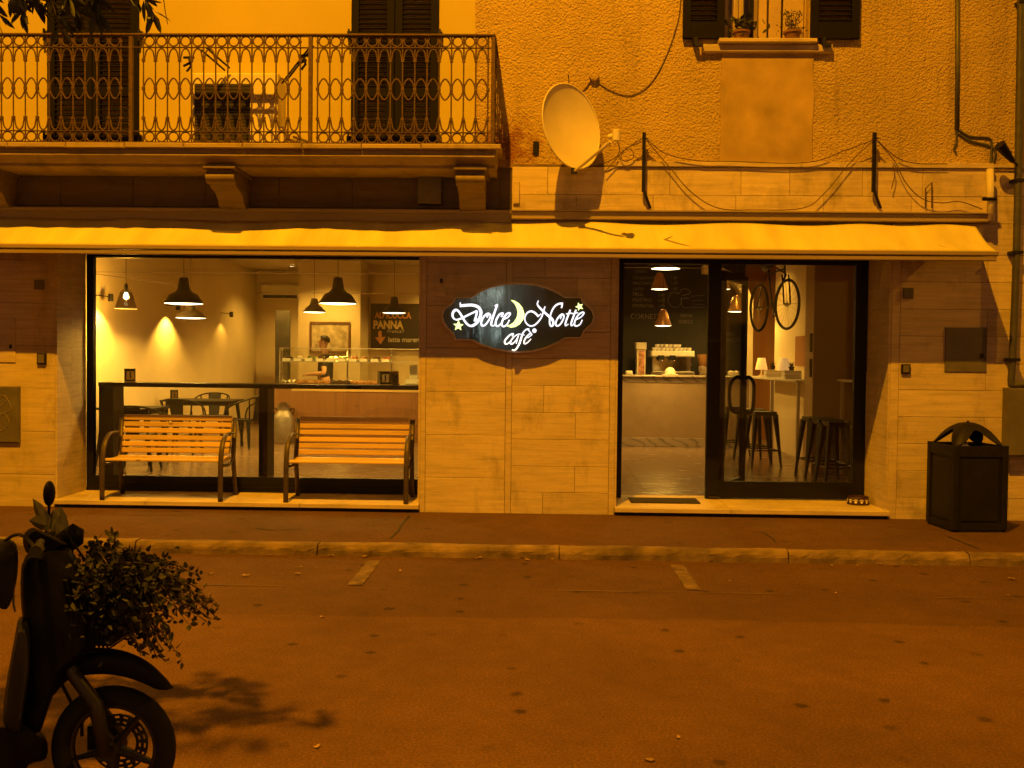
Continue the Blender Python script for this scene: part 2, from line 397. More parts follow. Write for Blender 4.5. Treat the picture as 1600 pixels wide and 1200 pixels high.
# the older, darker strip of asphalt along the kerb, with an uneven seam
seam = [(x, -3.66 + .03 * math.sin(x * 1.3) + .012 * math.sin(x * 7.1)) for x in [i * .25 - 20 for i in range(161)]]
MB().add([(x, y, .0006) for x, y in seam] + [(x, -1.7, .005) for x, y in seam], [(i, i + 1, 162 + i, 161 + i) for i in range(160)]).build('gutter_strip', MT['gutter'], road)
seam2 = [(x, -2.93 + .02 * math.sin(x * 1.7) + .008 * math.sin(x * 9)) for x in [i * .2 - 9 for i in range(91)]]
MB().add([(x, y - .006 - .005 * math.sin(x * 5), .008) for x, y in seam2] + [(x, y + .006 * math.sin(x * 2.1), .008) for x, y in seam2], [(i, i + 1, 92 + i, 91 + i) for i in range(90)]).build('worn_line', MT['line'], road)
for X, y0, y1 in ((-1.29, -2.86, -2.0), (1.115, -2.84, -1.98)):
    e = []
    n = 10
    for s in (-1, 1):
        for i in range(n + 1):
            t = i / n; e.append((X + s * (.052 + .005 * math.sin(i * 2.3 + s)), y0 + (y1 - y0) * t, .0085))
    MB().add(e, [(i, i + 1, n + 2 + i, n + 1 + i) for i in range(n)]).build('parking_mark', MT['line'], road)
pavement = struct('pavement', MB().box(-60, 60, KERB_Y + .12, .6, -.2, PAV), MT['pave'])
# cracks in the pavement: thin sunken-looking tar lines
def crack(pts, w):
    pts = catmull([(p[0], p[1], 0) for p in pts], 5)
    vs = []
    for i, p in enumerate(pts):
        ww = w * (.5 + .5 * abs(math.sin(i * 1.7))); vs += [(p.x - ww, p.y, PAV + .004), (p.x + ww, p.y + .004, PAV + .004)]
    MB().add(vs, [(2 * i, 2 * i + 1, 2 * i + 3, 2 * i + 2) for i in range(len(pts) - 1)]).build('tar_crack', MT['rubber'], pavement)
def gp(px, py): g = ground(px, py, PAV); return (g.x, g.y)
crack([gp(640, 806), gp(628, 820), gp(622, 830), gp(610, 842)], .012)
crack([gp(1190, 832), gp(1205, 840), gp(1212, 848)], .008)
crack([gp(1480, 838), gp(1510, 850), (gp(1530, 858)[0], gp(1530, 858)[1])], .009)
crack([gp(400, 826), gp(430, 829), gp(470, 827)], .03)
kerb = tag(thing('kerb', 'x', 'x'), kind='structure'); del kerb['label'], kerb['category']
x = -16.0
while x < 12:
    w = 1.75 + rnd.uniform(-.35, .35); dz = rnd.uniform(-.004, .004)
    b = MB(); y0 = KERB_Y + rnd.uniform(-.006, .006)
    n = 7
    def prof(u, v, x=x, w=w, y0=y0, dz=dz):
        pr = [(y0, -.05), (y0, PAV * .55), (y0 + .006, PAV - .02), (y0 + .022, PAV + .006), (y0 + .07, PAV + .014), (y0 + .125, PAV + .010), (y0 + .13, PAV - .02)]
        k = v * (len(pr) - 1); i = min(int(k), len(pr) - 2); t = k - i
        yy = pr[i][0] * (1 - t) + pr[i + 1][0] * t; zz = pr[i][1] * (1 - t) + pr[i + 1][1] * t
        h = math.sin(x * 13 + u * 9 + v * 3) * .004
        j_ = random.Random(int((x + u * 7) * 9973) + int(v * 31)); e_ = .006 * (j_.random() - .5) * (2.2 if .3 < v < .6 else 1)
        return (x + .004 + u * (w - .008), yy + h * (1 if zz > .02 else 0) + e_, zz + dz + h * .6 + e_ * .7)
    b.grid(prof, 34, 6).build('kerb_stone', MT['kerb'], kerb)
    x += w
# dry leaves and litter along the gutter and on the road
def leaf_mesh(k):
    b = MB(); r2 = random.Random(k); n = 7
    pts = []
    for i in range(n):
        a = 2 * math.pi * i / n; rr = (.045 if i % 2 == 0 else .028) * r2.uniform(.7, 1.15)
        pts.append((rr * math.cos(a), rr * .7 * math.sin(a), .006 + .014 * r2.random()))
    b.add([(0, 0, .004)] + pts, [(0, 1 + i, 1 + (i + 1) % n) for i in range(n)])
    return b.mesh('fallen_leaf', MT['leaf'])
leafm = [leaf_mesh(k) for k in range(5)]
spots = [(422, 868), (470, 886), (505, 869), (518, 869), (570, 870), (750, 872), (745, 873), (815, 872), (824, 875), (863, 874), (945, 873), (465, 897), (625, 893),
         (1147, 877), (1110, 877), (1140, 908), (1306, 927), (1300, 885), (1340, 884), (1376, 882), (1400, 884), (1430, 884), (1535, 885), (1580, 905), (1575, 930),
         (495, 1168), (1016, 1189), (1060, 1153), (503, 965), (228, 867), (287, 890), (330, 897), (383, 900)]
for i, (px, py) in enumerate(spots):
    g = ground(px, py, .009 if py < 960 else .001)
    o = link('fallen_leaf', leafm[i % 5], loc=g); o.rotation_euler = (0, 0, rnd.uniform(0, 6.28)); s = rnd.uniform(.4, .85); o.scale = (s, s, s)
    if py < 878: tag(o, 'small dry leaf lying in the gutter at the foot of the kerb', 'leaf', 'dry leaves in the gutter')
    elif py < 960: tag(o, 'dry leaf on the dark asphalt strip between kerb and lane', 'leaf', 'dry leaves on the asphalt strip')
    else: tag(o, 'lone dry leaf out on the open roadway', 'leaf', 'dry leaves on the roadway')

# the street lamp that lights it all: a luminaire hung on a span wire over the street, above the picture
sl = thing('street_lamp', 'sodium street lamp hung from a span wire opposite the cafe', 'street lamp', LAMP)
MB().lathe([(.05, .42), (.09, .40), (.12, .22), (.30, .12), (.33, .06), (.32, .055)], LAMP, 24).build('lamp_housing', MT['grey'], sl, 'auto')
MB().lathe([(.30, .07), (.0, .068)], LAMP, 24, cap=False).build('lamp_lens', emit('sodium_lens', (1, .5, .08), 20), sl)
MB().tube([LAMP + Vector((0, -8, 1.6)), LAMP + Vector((0, 0, .45)), LAMP + Vector((0, 9.2, 1.2))], .006, 6).build('span_wire', MT['blackmetal'], sl)
ld = bpy.data.lights.new('street_lamp_light', 'SPOT'); ld.energy = 9700; ld.color = SODIUM; ld.spot_size = R(80); ld.spot_blend = 1.0; ld.shadow_soft_size = .10
lo = bpy.data.objects.new('street_lamp_light', ld); col.objects.link(lo); lo.parent = sl; lo.location = (0, 0, 0)
lo.rotation_euler = (Vector((-3.0, -.4, 2.2)) - LAMP).to_track_quat('-Z', 'Y').to_euler()
le = bpy.data.lights.new('street_lamp_spill', 'SPOT'); le.energy = 9400; le.color = SODIUM; le.spot_size = R(172); le.spot_blend = .6; le.shadow_soft_size = .10   # the wide part of the luminaire's beam
lq = bpy.data.objects.new('street_lamp_spill', le); col.objects.link(lq); lq.parent = sl; lq.location = (0, 0, 0)

# unseen lamps added one block up and down the street to fill the shade
for dx_, lab in ((-26.0, 'added sodium fill lamp one block up the street'), (27.0, 'added sodium fill lamp one block down the street')):
    t = copy_tree(sl, LAMP + Vector((dx_, 0, 0)), 0, lab)
for q in (o for o in bpy.data.objects if o.name.startswith('street_lamp') and o.type == 'EMPTY'): q['group'] = 'street lamps'

# ------------------------------------------------------------------ the building
B = thing('building', 'two-storey town building with travertine ground floor and ochre plaster above', 'building', (0, .3, PAV))
XL0, XL1, XD0, XD1 = -4.84, -1.169, .763, 3.447        # shop window and door openings
Yg = .65; YP = .025; ZH = 2.82
w = MB()
w.box(-14, XL0, YP, Yg, 0, 3.5).box(XL1, XD0, YP, Yg, 0, 3.5).box(XD1, 14, YP, Yg, 0, 3.5)
w.box(XL0, XL1, YP, Yg, ZH, 3.5).box(XD0, XD1, YP, Yg, ZH, 3.5)
w.build('ground_wall', MT['core'], B)
MB().box(-14, -.658, 0, .6, 3.5, 9.0).build('smooth_wall', MT['yellow'], B)
WX0, WX1, WZ0, WZ1 = 1.775, 2.585, 4.735, 6.2
r = MB(); yr = -.015
r.box(-.658, WX0, yr, .6, 3.5, 9).box(WX1, 14, yr, .6, 3.5, 9).box(WX0, WX1, yr, .6, 3.5, WZ0 - .002).box(WX0, WX1, yr, .6, WZ1, 9)
r.build('rough_wall', MT['rough'], B)
# smooth repair under the window
pr = [(1.743, 3.56), (2.642, 3.56), (2.635, 3.9), (2.65, 4.2), (2.63, 4.45), (2.64, 4.615), (1.75, 4.615), (1.74, 4.2), (1.752, 3.9)]
MB().prism(pr, lambda u, v, d: (u, d, v), -.030, -.010).build('plaster_patch', MT['patch'], B)
MB().box(-14.4, 14.4, -.5, 11.6, 9.0, 9.15).build('roof', MT['pot'], B)
MB().box(-14, 14, 11.45, 11.6, 0, 9).box(-14, -13.8, .65, 11.45, 0, 9).box(13.8, 14, .65, 11.45, 0, 9).build('rear_wall', MT['core'], B)

J = .0016
def panel(x0, x1, z0, z1, y=0.0, th=.025, mat='trav', name='facade_panel'):
    dy = rnd.uniform(-.0018, .0012)
    return MB().box(x0 + J, x1 - J, y + dy, y + th, z0 + J, z1 - J, ch=.0025).build(name, MT[mat], B)
def courses(zs, xs_of, **k):
    for i in range(len(zs) - 1):
        xs = xs_of(i)
        for a, b in zip(xs[:-1], xs[1:]): panel(a, b, zs[i], zs[i + 1], **k)
zl = [PAV - .01, .412, .844, 1.278, 1.704, 2.13, 2.56, 2.985]
courses(zl, lambda i: [-7.6 - (.5 if i % 2 else 0), -6.1 - (.3 if i % 2 else 0), XL0])
courses([PAV - .01, .437, .863, 1.292, 1.723, 2.141, 2.57, 2.985], lambda i: [-1.115, -.324])
panel(XL1, -1.115, PAV - .01, 2.985, mat='trav_jamb', name='corner_strip')
panel(-.324, -.261, PAV - .01, 2.985, y=.006, mat='trav_jamb', name='joint_strip')
jx = [.055, .37, None, .37, .055, .37, None, .2, .37, .055, .37]
zr = [PAV - .01, .301, .562, .829, 1.095, 1.361, 1.627, 1.893, 2.16, 2.425, 2.69, 2.985]
courses(zr, lambda i: [-.261, .705] if jx[i] is None else [-.261, jx[i], .705])
panel(.705, XD0, PAV - .01, 2.985, mat='trav_jamb', name='corner_strip')
zq = [PAV - .01, .304, .568, .832, 1.096, 1.359, 1.623, 1.887, 2.15, 2.415, 2.68, 2.985]
courses(zq, lambda i: [3.53, 4.62 - (.25 if i % 2 else 0), 5.7, 7.0])
panel(XD1, 3.53, PAV - .01, 2.985, mat='trav_jamb', name='corner_strip')
# strip under the balcony, and the raised band over the awning
courses([2.985, 3.10, 3.50], lambda i: [-6.6 + .73 * k + (.36 if i else 0) for k in range(9)] + [-.282], mat='trav_shaded')
bj = [[-.279, .35, 1.1, 1.9, 2.75, 3.6, 4.361], [-.279, .07, .62, 1.26, 1.95, 2.42, 3.12, 3.70, 4.361]]
courses([3.075, 3.235, 3.505], lambda i: bj[i], y=-.06, th=.085)
courses([2.985, 3.25, 3.52], lambda i: [4.364, 4.9 + .3 * i, 5.8, 7.0])
panel(.74, 4.37, 3.507, 3.557, y=-.085, th=.10, mat='trav_jamb', name='ledge')
panel(4.372, 7.0, 3.522, 3.557, y=-.03, th=.04, mat='trav_jamb', name='ledge')
panel(-.279, .738, 3.507, 3.532, y=-.05, th=.06, mat='kerb', name='ledge')
# reveals and thresholds
def reveal(x0, x1):
    for y0, y1 in ((.004, .318), (.321, Yg - .002)):
        MB().box(x0, x1, y0, y1, FLOOR, ZH).build('reveal_panel', MT['trav_jamb'], B)
reveal(XL0, XL0 + .02); reveal(XD1 - .02, XD1); reveal(XL1 - .02, XL1); reveal(XD0, XD0 + .02)
def threshold(x0, x1, cuts, ext):
    xs = [x0 - ext] + cuts + [x1 + ext * .2]
    for a, b in zip(xs[:-1], xs[1:]):
        MB().box(a + .002, b - .002, -.075, .004, FLOOR - .045, FLOOR, ch=.004).build('threshold_slab', MT['trav_sill'], B)
        MB().box(max(a, x0) + .002, min(b, x1) - .002, .0065, Yg + .25, FLOOR - .06, FLOOR - .0005).build('threshold_slab', MT['trav_sill'], B)
threshold(XL0, XL1, [-3.9, -2.35], .0)
threshold(XD0, XD1, [1.9], .0)
MB().box(XL0 + .01, XL1 - .01, -.03, .03, PAV - .05, FLOOR - .05).box(XD0 + .01, XD1 - .01, -.03, .03, PAV - .05, FLOOR - .05).build('plinth', MT['rubber'], B)

# louvred shutters: every leaf a part, every slat a piece of it
def shutter_leaf(x0, x1, z0, z1, y, mids=(), th=.045):
    st = .075
    b = MB()
    b.box(x0, x0 + st, y, y + th, z0, z1, ch=.004).box(x1 - st, x1, y, y + th, z0, z1, ch=.004)
    rails = [(z0, z0 + .16), (z1 - .09, z1)] + [(m, m + .09) for m in mids]
    for a, c in rails: b.box(x0 + st, x1 - st, y + .004, y + th - .004, a, c)
    leaf = b.build('shutter_leaf', MT['shutter'], B)
    rails.sort()
    for (a0, a1), (c0, c1) in zip(rails[:-1], rails[1:]):
        n = max(1, int((c0 - a1) / .047)); step = (c0 - a1) / n
        for i in range(n):
            zc = a1 + (i + .5) * step
            key = (round(x1 - x0 - 2 * st, 3),)
            if key not in SLATS:
                hw = key[0] / 2
                SLATS[key] = MB().box(-hw, hw, -.022, .022, -.004, .004, m=Matrix.Rotation(R(38), 3, 'X')).mesh('slat', MT['shutter'])
            o = link('slat', SLATS[key], leaf, True, Vector(((x0 + x1) / 2, y + th / 2, zc)))
            if rnd.random() < .06: o.rotation_euler = (R(rnd.uniform(-14, 14)), R(rnd.uniform(-1.5, 1.5)), 0)
    return leaf
SLATS = {}
for x0, x1 in ((-4.892, -3.986), (-1.871, -1.017)):
    xm = (x0 + x1) / 2
    for a, c in ((x0, xm - .003), (xm + .003, x1)): shutter_leaf(a, c, 3.60, 6.1, -.05, (4.18,))
    for sx in (-1, 1):
        for z in (4.78, 3.76):
            xx = (x0 - .02) if sx < 0 else (x1 + .02)
            MB().box(xx - .02, xx + .02, -.055, -.001, z - .035, z + .035).box(xx - .008, xx + .008, -.08, -.055, z - .07, z + .05).build('shutter_hinge', MT['blackmetal'], B)
# upper window with open shutters folded back on the wall
for a, c in ((1.364, WX0 - .01), (WX1 + .01, 3.061)):
    shutter_leaf(a, c, 4.75, 6.2, -.075)
    MB().box(a + .1, a + .14, -.10, -.005, 4.69, 4.75).box(a + .11, a + .19, -.11, -.085, 4.66, 4.69).build('shutter_catch', MT['blackmetal'], B)
win = MB().box(WX0, WX0 + .05, .10, .16, WZ0, WZ1).box(WX1 - .05, WX1, .10, .16, WZ0, WZ1).box(WX0, WX1, .101, .159, WZ0, WZ0 + .06).build('window', MT['casement'], B)
MB().box(WX0 + .05, WX1 - .05, .125, .133, WZ0 + .06, WZ1).build('pane', MT['glass'], win)
cv = MB(); cv.grid(lambda u, v: (WX0 + .02 + u * .22, .24 + .02 * math.sin(u * 26), WZ0 + v * 1.45), 30, 2); cv.build('curtain', MT['curtain'], win, True, fix=False)
MB().box(2.03, 2.07, .06, .10, WZ0 + .01, WZ1).build('casement_stile', MT['black'], win)
for a, c in ((2.12, 2.20), (2.22, 2.34), (2.36, 2.56)):
    MB().box(a, c, .07, .095, WZ0 + .02, WZ1 - .02, ch=.006).build('casement_panel', MT['casement'], win)
MB().box(WX0 - .3, WX1 + .3, .45, .47, WZ0 - .2, WZ1 + .2).build('room_backing', MT['brownwall'], win)
MB().box(WX0 - .07, WX1 + .06, -.13, .10, 4.695, 4.735, ch=.006).build('window_sill', MT['trav_jamb'], B)
MB().box(1.551, 2.809, -.075, -.016, 4.615, 4.692, ch=.01).build('window_apron', MT['trav_jamb'], B)

# ------------------------------------------------------------------ balcony
BAL = thing('balcony', 'long stone balcony on carved corbels over the shop window', 'balcony', (-3, -.25, 3.4))
BX0, BX1, BY = -6.6, -.365, -.53
BZ = .088
MB().box(BX0 + .05, BX1 - .05, BY + .045, -.002, 3.525, 3.608).build('slab', MT['balc'], BAL)
xx = BX0
while xx < BX1 - .05:
    e = min(xx + .55, BX1); e = BX1 if BX1 - e < .2 else e
    MB().box(xx + .002, e - .002, BY, BY + .16, 3.574 + rnd.uniform(-.004, .002), 3.623 + rnd.uniform(-.003, .002), ch=.008).build('edge_tile', MT['balc'], BAL)
    xx = e
MB().box(BX0, BX1, BY + .162, -.003, 3.609, 3.621).build('deck', MT['balc'], BAL)
mp = [(-.50, 3.524), (-.50, 3.514), (-.475, 3.505), (-.43, 3.468), (-.40, 3.455), (-.40, 3.43), (-.02, 3.43), (-.02, 3.524)]
MB().prism(mp, lambda u, v, d: (d, u, v), BX0 + .03, BX1 - .06).build('moulding', MT['balc'], BAL)
cp = catmull([(-.42, 3.40, 0), (-.40, 3.31, 0), (-.33, 3.25, 0), (-.25, 3.23, 0), (-.19, 3.18, 0), (-.14, 3.11, 0), (-.07, 3.085, 0), (-.03, 3.08, 0)], 4)
for cx in (-5.34, -3.0, -.655):
    pts = [(p.x, p.y) for p in cp] + [(-.003, 3.08), (-.003, 3.40)]
    c = MB().prism(pts, lambda u, v, d: (cx + d, u, v), -.125, .125).build('corbel', MT['balc_shaded'], BAL)
    MB().box(cx - .155, cx + .155, -.46, -.003, 3.401, 3.429, ch=.008).build('corbel_cap', MT['balc_shaded'], c)
    MB().lathe([(.055, -.135), (.055, .135)], (cx, -.385, 3.33), 14, 'x').build('scroll', MT['balc_shaded'], c, 'auto')

RL = thing('balcony_railing', 'rusty wrought-iron railing with rows of rings round the balcony', 'railing', (-3, -.49, 3.62))
RY = -.66; Z0, Z1, Z2, Z3 = 3.640, 3.742, 4.513, 4.626
bar = .007
def rail_line(p, q, r_, n=6, nm='rail'): MB().tube([p, q], r_, n).build(nm, MT['iron'], RL)
for z, h in ((Z0, .010), (Z1, .007), (Z2, .007)): MB().box(BX0 + .1, -.449, RY - .012, RY + .012, z - h / 2, z + h / 2).build('rail', MT['iron'], RL)
MB().box(BX0 + .1, -.431, RY - .024, RY + .024, Z3 - .010, Z3 + .012, ch=.006).build('handrail', MT['iron'], RL)
posts = [-5.47, -3.80, -2.13, -.447]
for p in posts: MB().box(p - .017, p + .017, RY - .017, RY + .017, 3.620, Z3 - .011).build('post', MT['iron'], RL)
zc = 4.135; P_ = .1123
def iron_mesh(name, paths, r_=.0072, closed=False, extra=None):
    b = MB()
    for p in paths: b.tube(p, r_, 6, closed=closed)
    if extra: extra(b)
    return b.mesh(name, MT['iron'], 'auto')
h = P_ / 2
def collars(b):
    for z in (4.395, zc, 3.862): b.box(-.014, .014, -.010, .010, z - .014, z + .014)
    for z in ((Z3 + Z2) / 2, (Z0 + Z1) / 2): b.box(-.011, .011, -.008, .008, z - .009, z + .009)
bal_me = iron_mesh('baluster', [[(0, 0, 3.62), (0, 0, Z3)]], .0072, False, collars)
ring_me = iron_mesh('ring', [[(math.cos(a) * .045, 0, math.sin(a) * .045) for a in [2 * math.pi * k / 14 for k in range(14)]]], .0075, True)
arch_me = iron_mesh('arch', [catmull([(-h + .006, 0, 4.395), (-h + .014, 0, 4.43), (-.030, 0, 4.478), (0, 0, 4.502), (.030, 0, 4.478), (h - .014, 0, 4.43), (h - .006, 0, 4.395)], 4)])
foot_me = iron_mesh('arch', [catmull([(-h + .006, 0, 3.862), (-h + .014, 0, 3.835), (-.030, 0, 3.78), (0, 0, 3.752), (.030, 0, 3.78), (h - .014, 0, 3.835), (h - .006, 0, 3.862)], 4)])
oval_me = iron_mesh('oval', [catmull([(-h + .004, 0, zc), (-.034, 0, zc + .062), (0, 0, zc + .096), (.034, 0, zc + .062), (h - .004, 0, zc), (.034, 0, zc - .062), (0, 0, zc - .096), (-.034, 0, zc - .062)], 3, True)], .0075, True)
def bay(x, y, rz=0.0, first=False):
    def put(me, nm, dx):
        o = link(nm, me, RL, True, Vector((x + dx * math.cos(rz), y + dx * math.sin(rz), 0))); o.rotation_euler = (0, 0, rz + (0 if nm == 'baluster' else rnd.uniform(-.03, .03)))
        if nm != 'baluster': pass
        return o
    put(bal_me, 'baluster', 0)
    if not first:
        for zz in ((Z3 + Z2) / 2, (Z0 + Z1) / 2):
            o = put(ring_me, 'ring', -h); o.location.z += zz
        put(arch_me, 'arch', -h); put(foot_me, 'arch', -h); put(oval_me, 'oval', -h)
for a, c in zip([BX0 + .1] + posts[:-1], posts):
    n = int((c - a - .10) / P_); x0 = (a + c) / 2 - n * P_ / 2 + .01
    for i in range(n + 1): bay(x0 + i * P_, RY, 0, i == 0)
for z, hh in ((Z0, .010), (Z1, .007), (Z2, .007)): MB().box(-.459, -.435, RY + .02, -.002, z - hh / 2, z + hh / 2).build('rail', MT['iron'], RL)
MB().box(-.471, -.423, RY + .025, -.002, Z3 - .010, Z3 + .012).build('handrail', MT['iron'], RL)
for i in range(5): bay(-.447, RY + .12 + i * P_, math.pi / 2, i == 0)

BAL.location.y -= .08; BAL.scale.y = 1.32; BAL.location.z -= .036; RL.location.z -= .045
# air conditioner and drying arms on the balcony
ac = thing('air_conditioner', 'cream outdoor air conditioner with dark grille standing behind the balcony railing', 'air conditioner', (-2.75, -.1, 3.62))
a0, a1 = at(300, 150, -.3).x, at(434, 150, -.3).x; zt = at(370, 114, -.3).z
MB().box(a0, a1, -.3, -.03, 3.63, zt, ch=.012).build('casing', MT['acw'], ac)
g0, g1 = a0 + .025, at(391, 150, -.3).x; gt = at(350, 131, -.3).z
MB().box(g0, g1, -.304, -.3005, 3.67, gt).build('grille_recess', MT['acdark'], ac)
gr = MB()
for i in range(18):
    z = 3.685 + i * (gt - 3.70) / 17; gr.tube([(g0, -.312, z), (g1, -.312, z)], .0022, 4)
for i in range(4):
    xq = g0 + (i + .5) * (g1 - g0) / 4; gr.tube([(xq, -.314, 3.67), (xq, -.314, gt)], .0025, 4)
gr.build('grille', MT['grey'], ac)
for s in (a0 + .1, a1 - .14): MB().box(s, s + .05, -.28, -.04, 3.586, 3.63).build('foot', MT['grey'], ac)
MB().box(a1 + .001, a1 + .035, -.22, -.06, 3.67, 3.85, ch=.01).build('valve_cover', MT['acw'], ac)
def arm(lab, p, q, kp):
    t = thing('drying_arm', lab, 'drying rack', tuple(p), 0, 'folding drying arms on the balcony')
    d = Vector((.022, 0, .012))
    MB().tube([Vector(p) + d, Vector(q) + d], .009, 6).tube([Vector(p) - d, Vector(q) - d], .009, 6).build('arm_tube', MT['blackmetal'], t)
    k = Vector(kp); b = MB()
    b.tube([k + Vector((-.05, 0, .03)), k + Vector((.05, 0, .03))], .012, 6).tube([k + Vector((0, 0, .04)), k + Vector((.02, 0, -.05)), k + Vector((-.02, 0, -.10))], .012, 6).tube([k + Vector((-.05, 0, -.05)), k + Vector((.03, 0, -.01))], .011, 6)
    b.build('clamp', MT['blackmetal'], t)
arm('dark folding drying arm with two parallel tubes over the air conditioner corner', at(486, 74, -.60), at(444, 128, -.34), at(474, 92, -.56))
arm('dark folding drying arm slanting above the air conditioner grille', at(318, 76, -.60), at(355, 108, -.34), at(295, 95, -.56))

# ------------------------------------------------------------------ awning
AW = thing('awning', 'long cream canvas awning half rolled out above the shop front', 'awning', (-1, -.3, 2.95))
AX0, AX1 = -8.0, 4.195
MB().box(AX0, -.285, -.13, -.001, 3.035, 3.068).box(AX0, -.285, -.10, -.001, 2.955, 3.034).build('cassette', MT['awn_bar'], AW)
MB().box(-.279, 4.33, -.13, -.001, 2.985, 3.060, ch=.006).box(-.279, 4.33, -.16, -.001, 3.061, 3.073).build('cassette', MT['awn_bar'], AW)
folds = [(-5.2, .6), (-3.9, .5), (-2.05, .55), (-.8, .4), (.45, .45), (1.9, .5), (3.1, .35), (3.9, .3)]
def canvas(u, v):
    x = AX0 + u * (AX1 - AX0)
    w_ = sum(math.exp(-((x - c) / s) ** 2) for c, s in folds)
    y = -.11 + v * (-.57 + .11); z = 2.955 + v * (2.650 - 2.955)
    z += -.030 * math.sin(math.pi * v) * (1 - .55 * w_) + .010 * math.sin(x * 5.3 + v * 3 + .8 * math.sin(x * 1.9)) * math.sin(math.pi * v) + .004 * math.sin(x * 17 - v * 6) * (1 - v) * v * 4
    z += (.030 * w_ - .026) * (1 - v) ** 1.3 + .005 * math.sin(x * 21 + 4 * v + 2 * math.sin(x * 3)) * math.sin(math.pi * v) * min(1, w_ + .25)
    return (x, y, z)
cm = MB().grid(canvas, 420, 12).build('canvas', MT['awn'], AW, True, fix=False)
so = cm.modifiers.new('Solidify', 'SOLIDIFY'); so.thickness = .003
MB().box(AX0, AX1 + .005, -.605, -.555, 2.612, 2.655, ch=.008).build('front_bar', MT['awn_bar'], AW)
MB().box(AX0, AX1 - .01, -.595, -.560, 2.566, 2.606, ch=.006).build('front_bar_lip', MT['awn_bar'], AW)
st = MB()
for i in range(700):
    x = AX0 + .03 + i * .0174
    st.box(x, x + .010, -.573, -.566, 2.660, 2.6665)
st.build('stitching', MT['awn'], AW)
for ax in (-6.8, -3.4, -.9, 1.5, 3.9):
    MB().tube([(ax, -.10, 2.90), (ax - .32, -.36, 2.76), (ax + .05, -.55, 2.63)], .016, 8).build('folding_arm', MT['awn_bar'], AW)

# ------------------------------------------------------------------ cafe sign
def sp(px, py, Y=-.12): q = at(px, py, Y); return (q.x, q.z)
SG = thing('cafe_sign', 'glossy dark shaped sign with lit white script reading Dolce Notte cafè', 'sign', (-.2, -.06, 2.0))
def c3(pts, ox, oy, k): return [(ox + a / k, oy + b / k) for a, b in pts]
outl = [(55, 390), (75, 330), (130, 290), (165, 250), (185, 213), (340, 210), (410, 160), (520, 108), (660, 78), (820, 70), (960, 82), (1090, 120), (1180, 162), (1255, 210), (1410, 210), (1430, 258), (1480, 300), (1522, 345), (1537, 405), (1520, 460), (1480, 500), (1435, 545), (1415, 605), (1260, 607), (1180, 655), (1060, 708), (930, 740), (810, 748), (680, 738), (550, 712), (440, 675), (350, 627), (185, 625), (165, 565), (110, 510), (72, 455)]
oc = [Vector((*sp(680 + a / 6.154, 430 + b / 6.154, -.10), 0)) for a, b in outl]
cen = sum(oc, Vector((0, 0, 0))) / len(oc)
MB().prism([(p.x, p.y) for p in oc], lambda u, v, d: (u, d, v), -.10, -.004).build('sign_board', MT['signrim'], SG)
MB().prism([((p.x - cen.x) * .975 + cen.x, (p.y - cen.y) * .945 + cen.y) for p in oc], lambda u, v, d: (u, d, v), -.113, -.1005).build('sign_face', MT['signface'], SG)
def ribbon(b, pts, w, base, k):
    """flat raised stroke; w: width or list of widths in photograph pixels"""
    P2 = catmull([(*p, 0) for p in pts], 6)
    w = w * .80 if isinstance(w, (int, float)) else [q_ * .80 for q_ in w]
    n = len(P2); ws = [w] * n if isinstance(w, (int, float)) else [w[min(int(i / max(1, n - 1) * (len(w) - 1)), len(w) - 2)] * (1 - (i / max(1, n - 1) * (len(w) - 1)) % 1) + w[min(int(i / max(1, n - 1) * (len(w) - 1)) + 1, len(w) - 1)] * ((i / max(1, n - 1) * (len(w) - 1)) % 1) for i in range(n)]
    fr = []; bk = []
    for i, p in enumerate(P2):
        t = (P2[min(i + 1, n - 1)] - P2[max(i - 1, 0)]); t = t.normalized() if t.length > 0 else Vector((1, 0, 0))
        nx, ny = -t.y, t.x; yy = base - .0004 * i
        for s in (1, -1):
            q = at(p.x + nx * ws[i] / 2 * s, p.y + ny * ws[i] / 2 * s, yy); fr.append((q.x, yy, q.z)); bk.append((q.x, -.114, q.z))
    vs = fr + bk; m = 2 * n; fs = []
    for i in range(n - 1):
        a = 2 * i
        fs += [(a, a + 1, a + 3, a + 2), (a, a + 2, m + a + 2, m + a), (a + 3, a + 1, m + a + 1, m + a + 3)]
    fs += [(0, m, m + 1, 1), (2 * n - 2, 2 * n - 1, m + 2 * n - 1, m + 2 * n - 2)]
    b.add(vs, fs)
K1, K2, K3 = 13.333, 12.308, 20.0
S1 = lambda pts: c3(pts, 696, 460, K1)
S2 = lambda pts: c3(pts, 800, 460, K2)
S3 = lambda pts: c3(pts, 770, 500, K3)
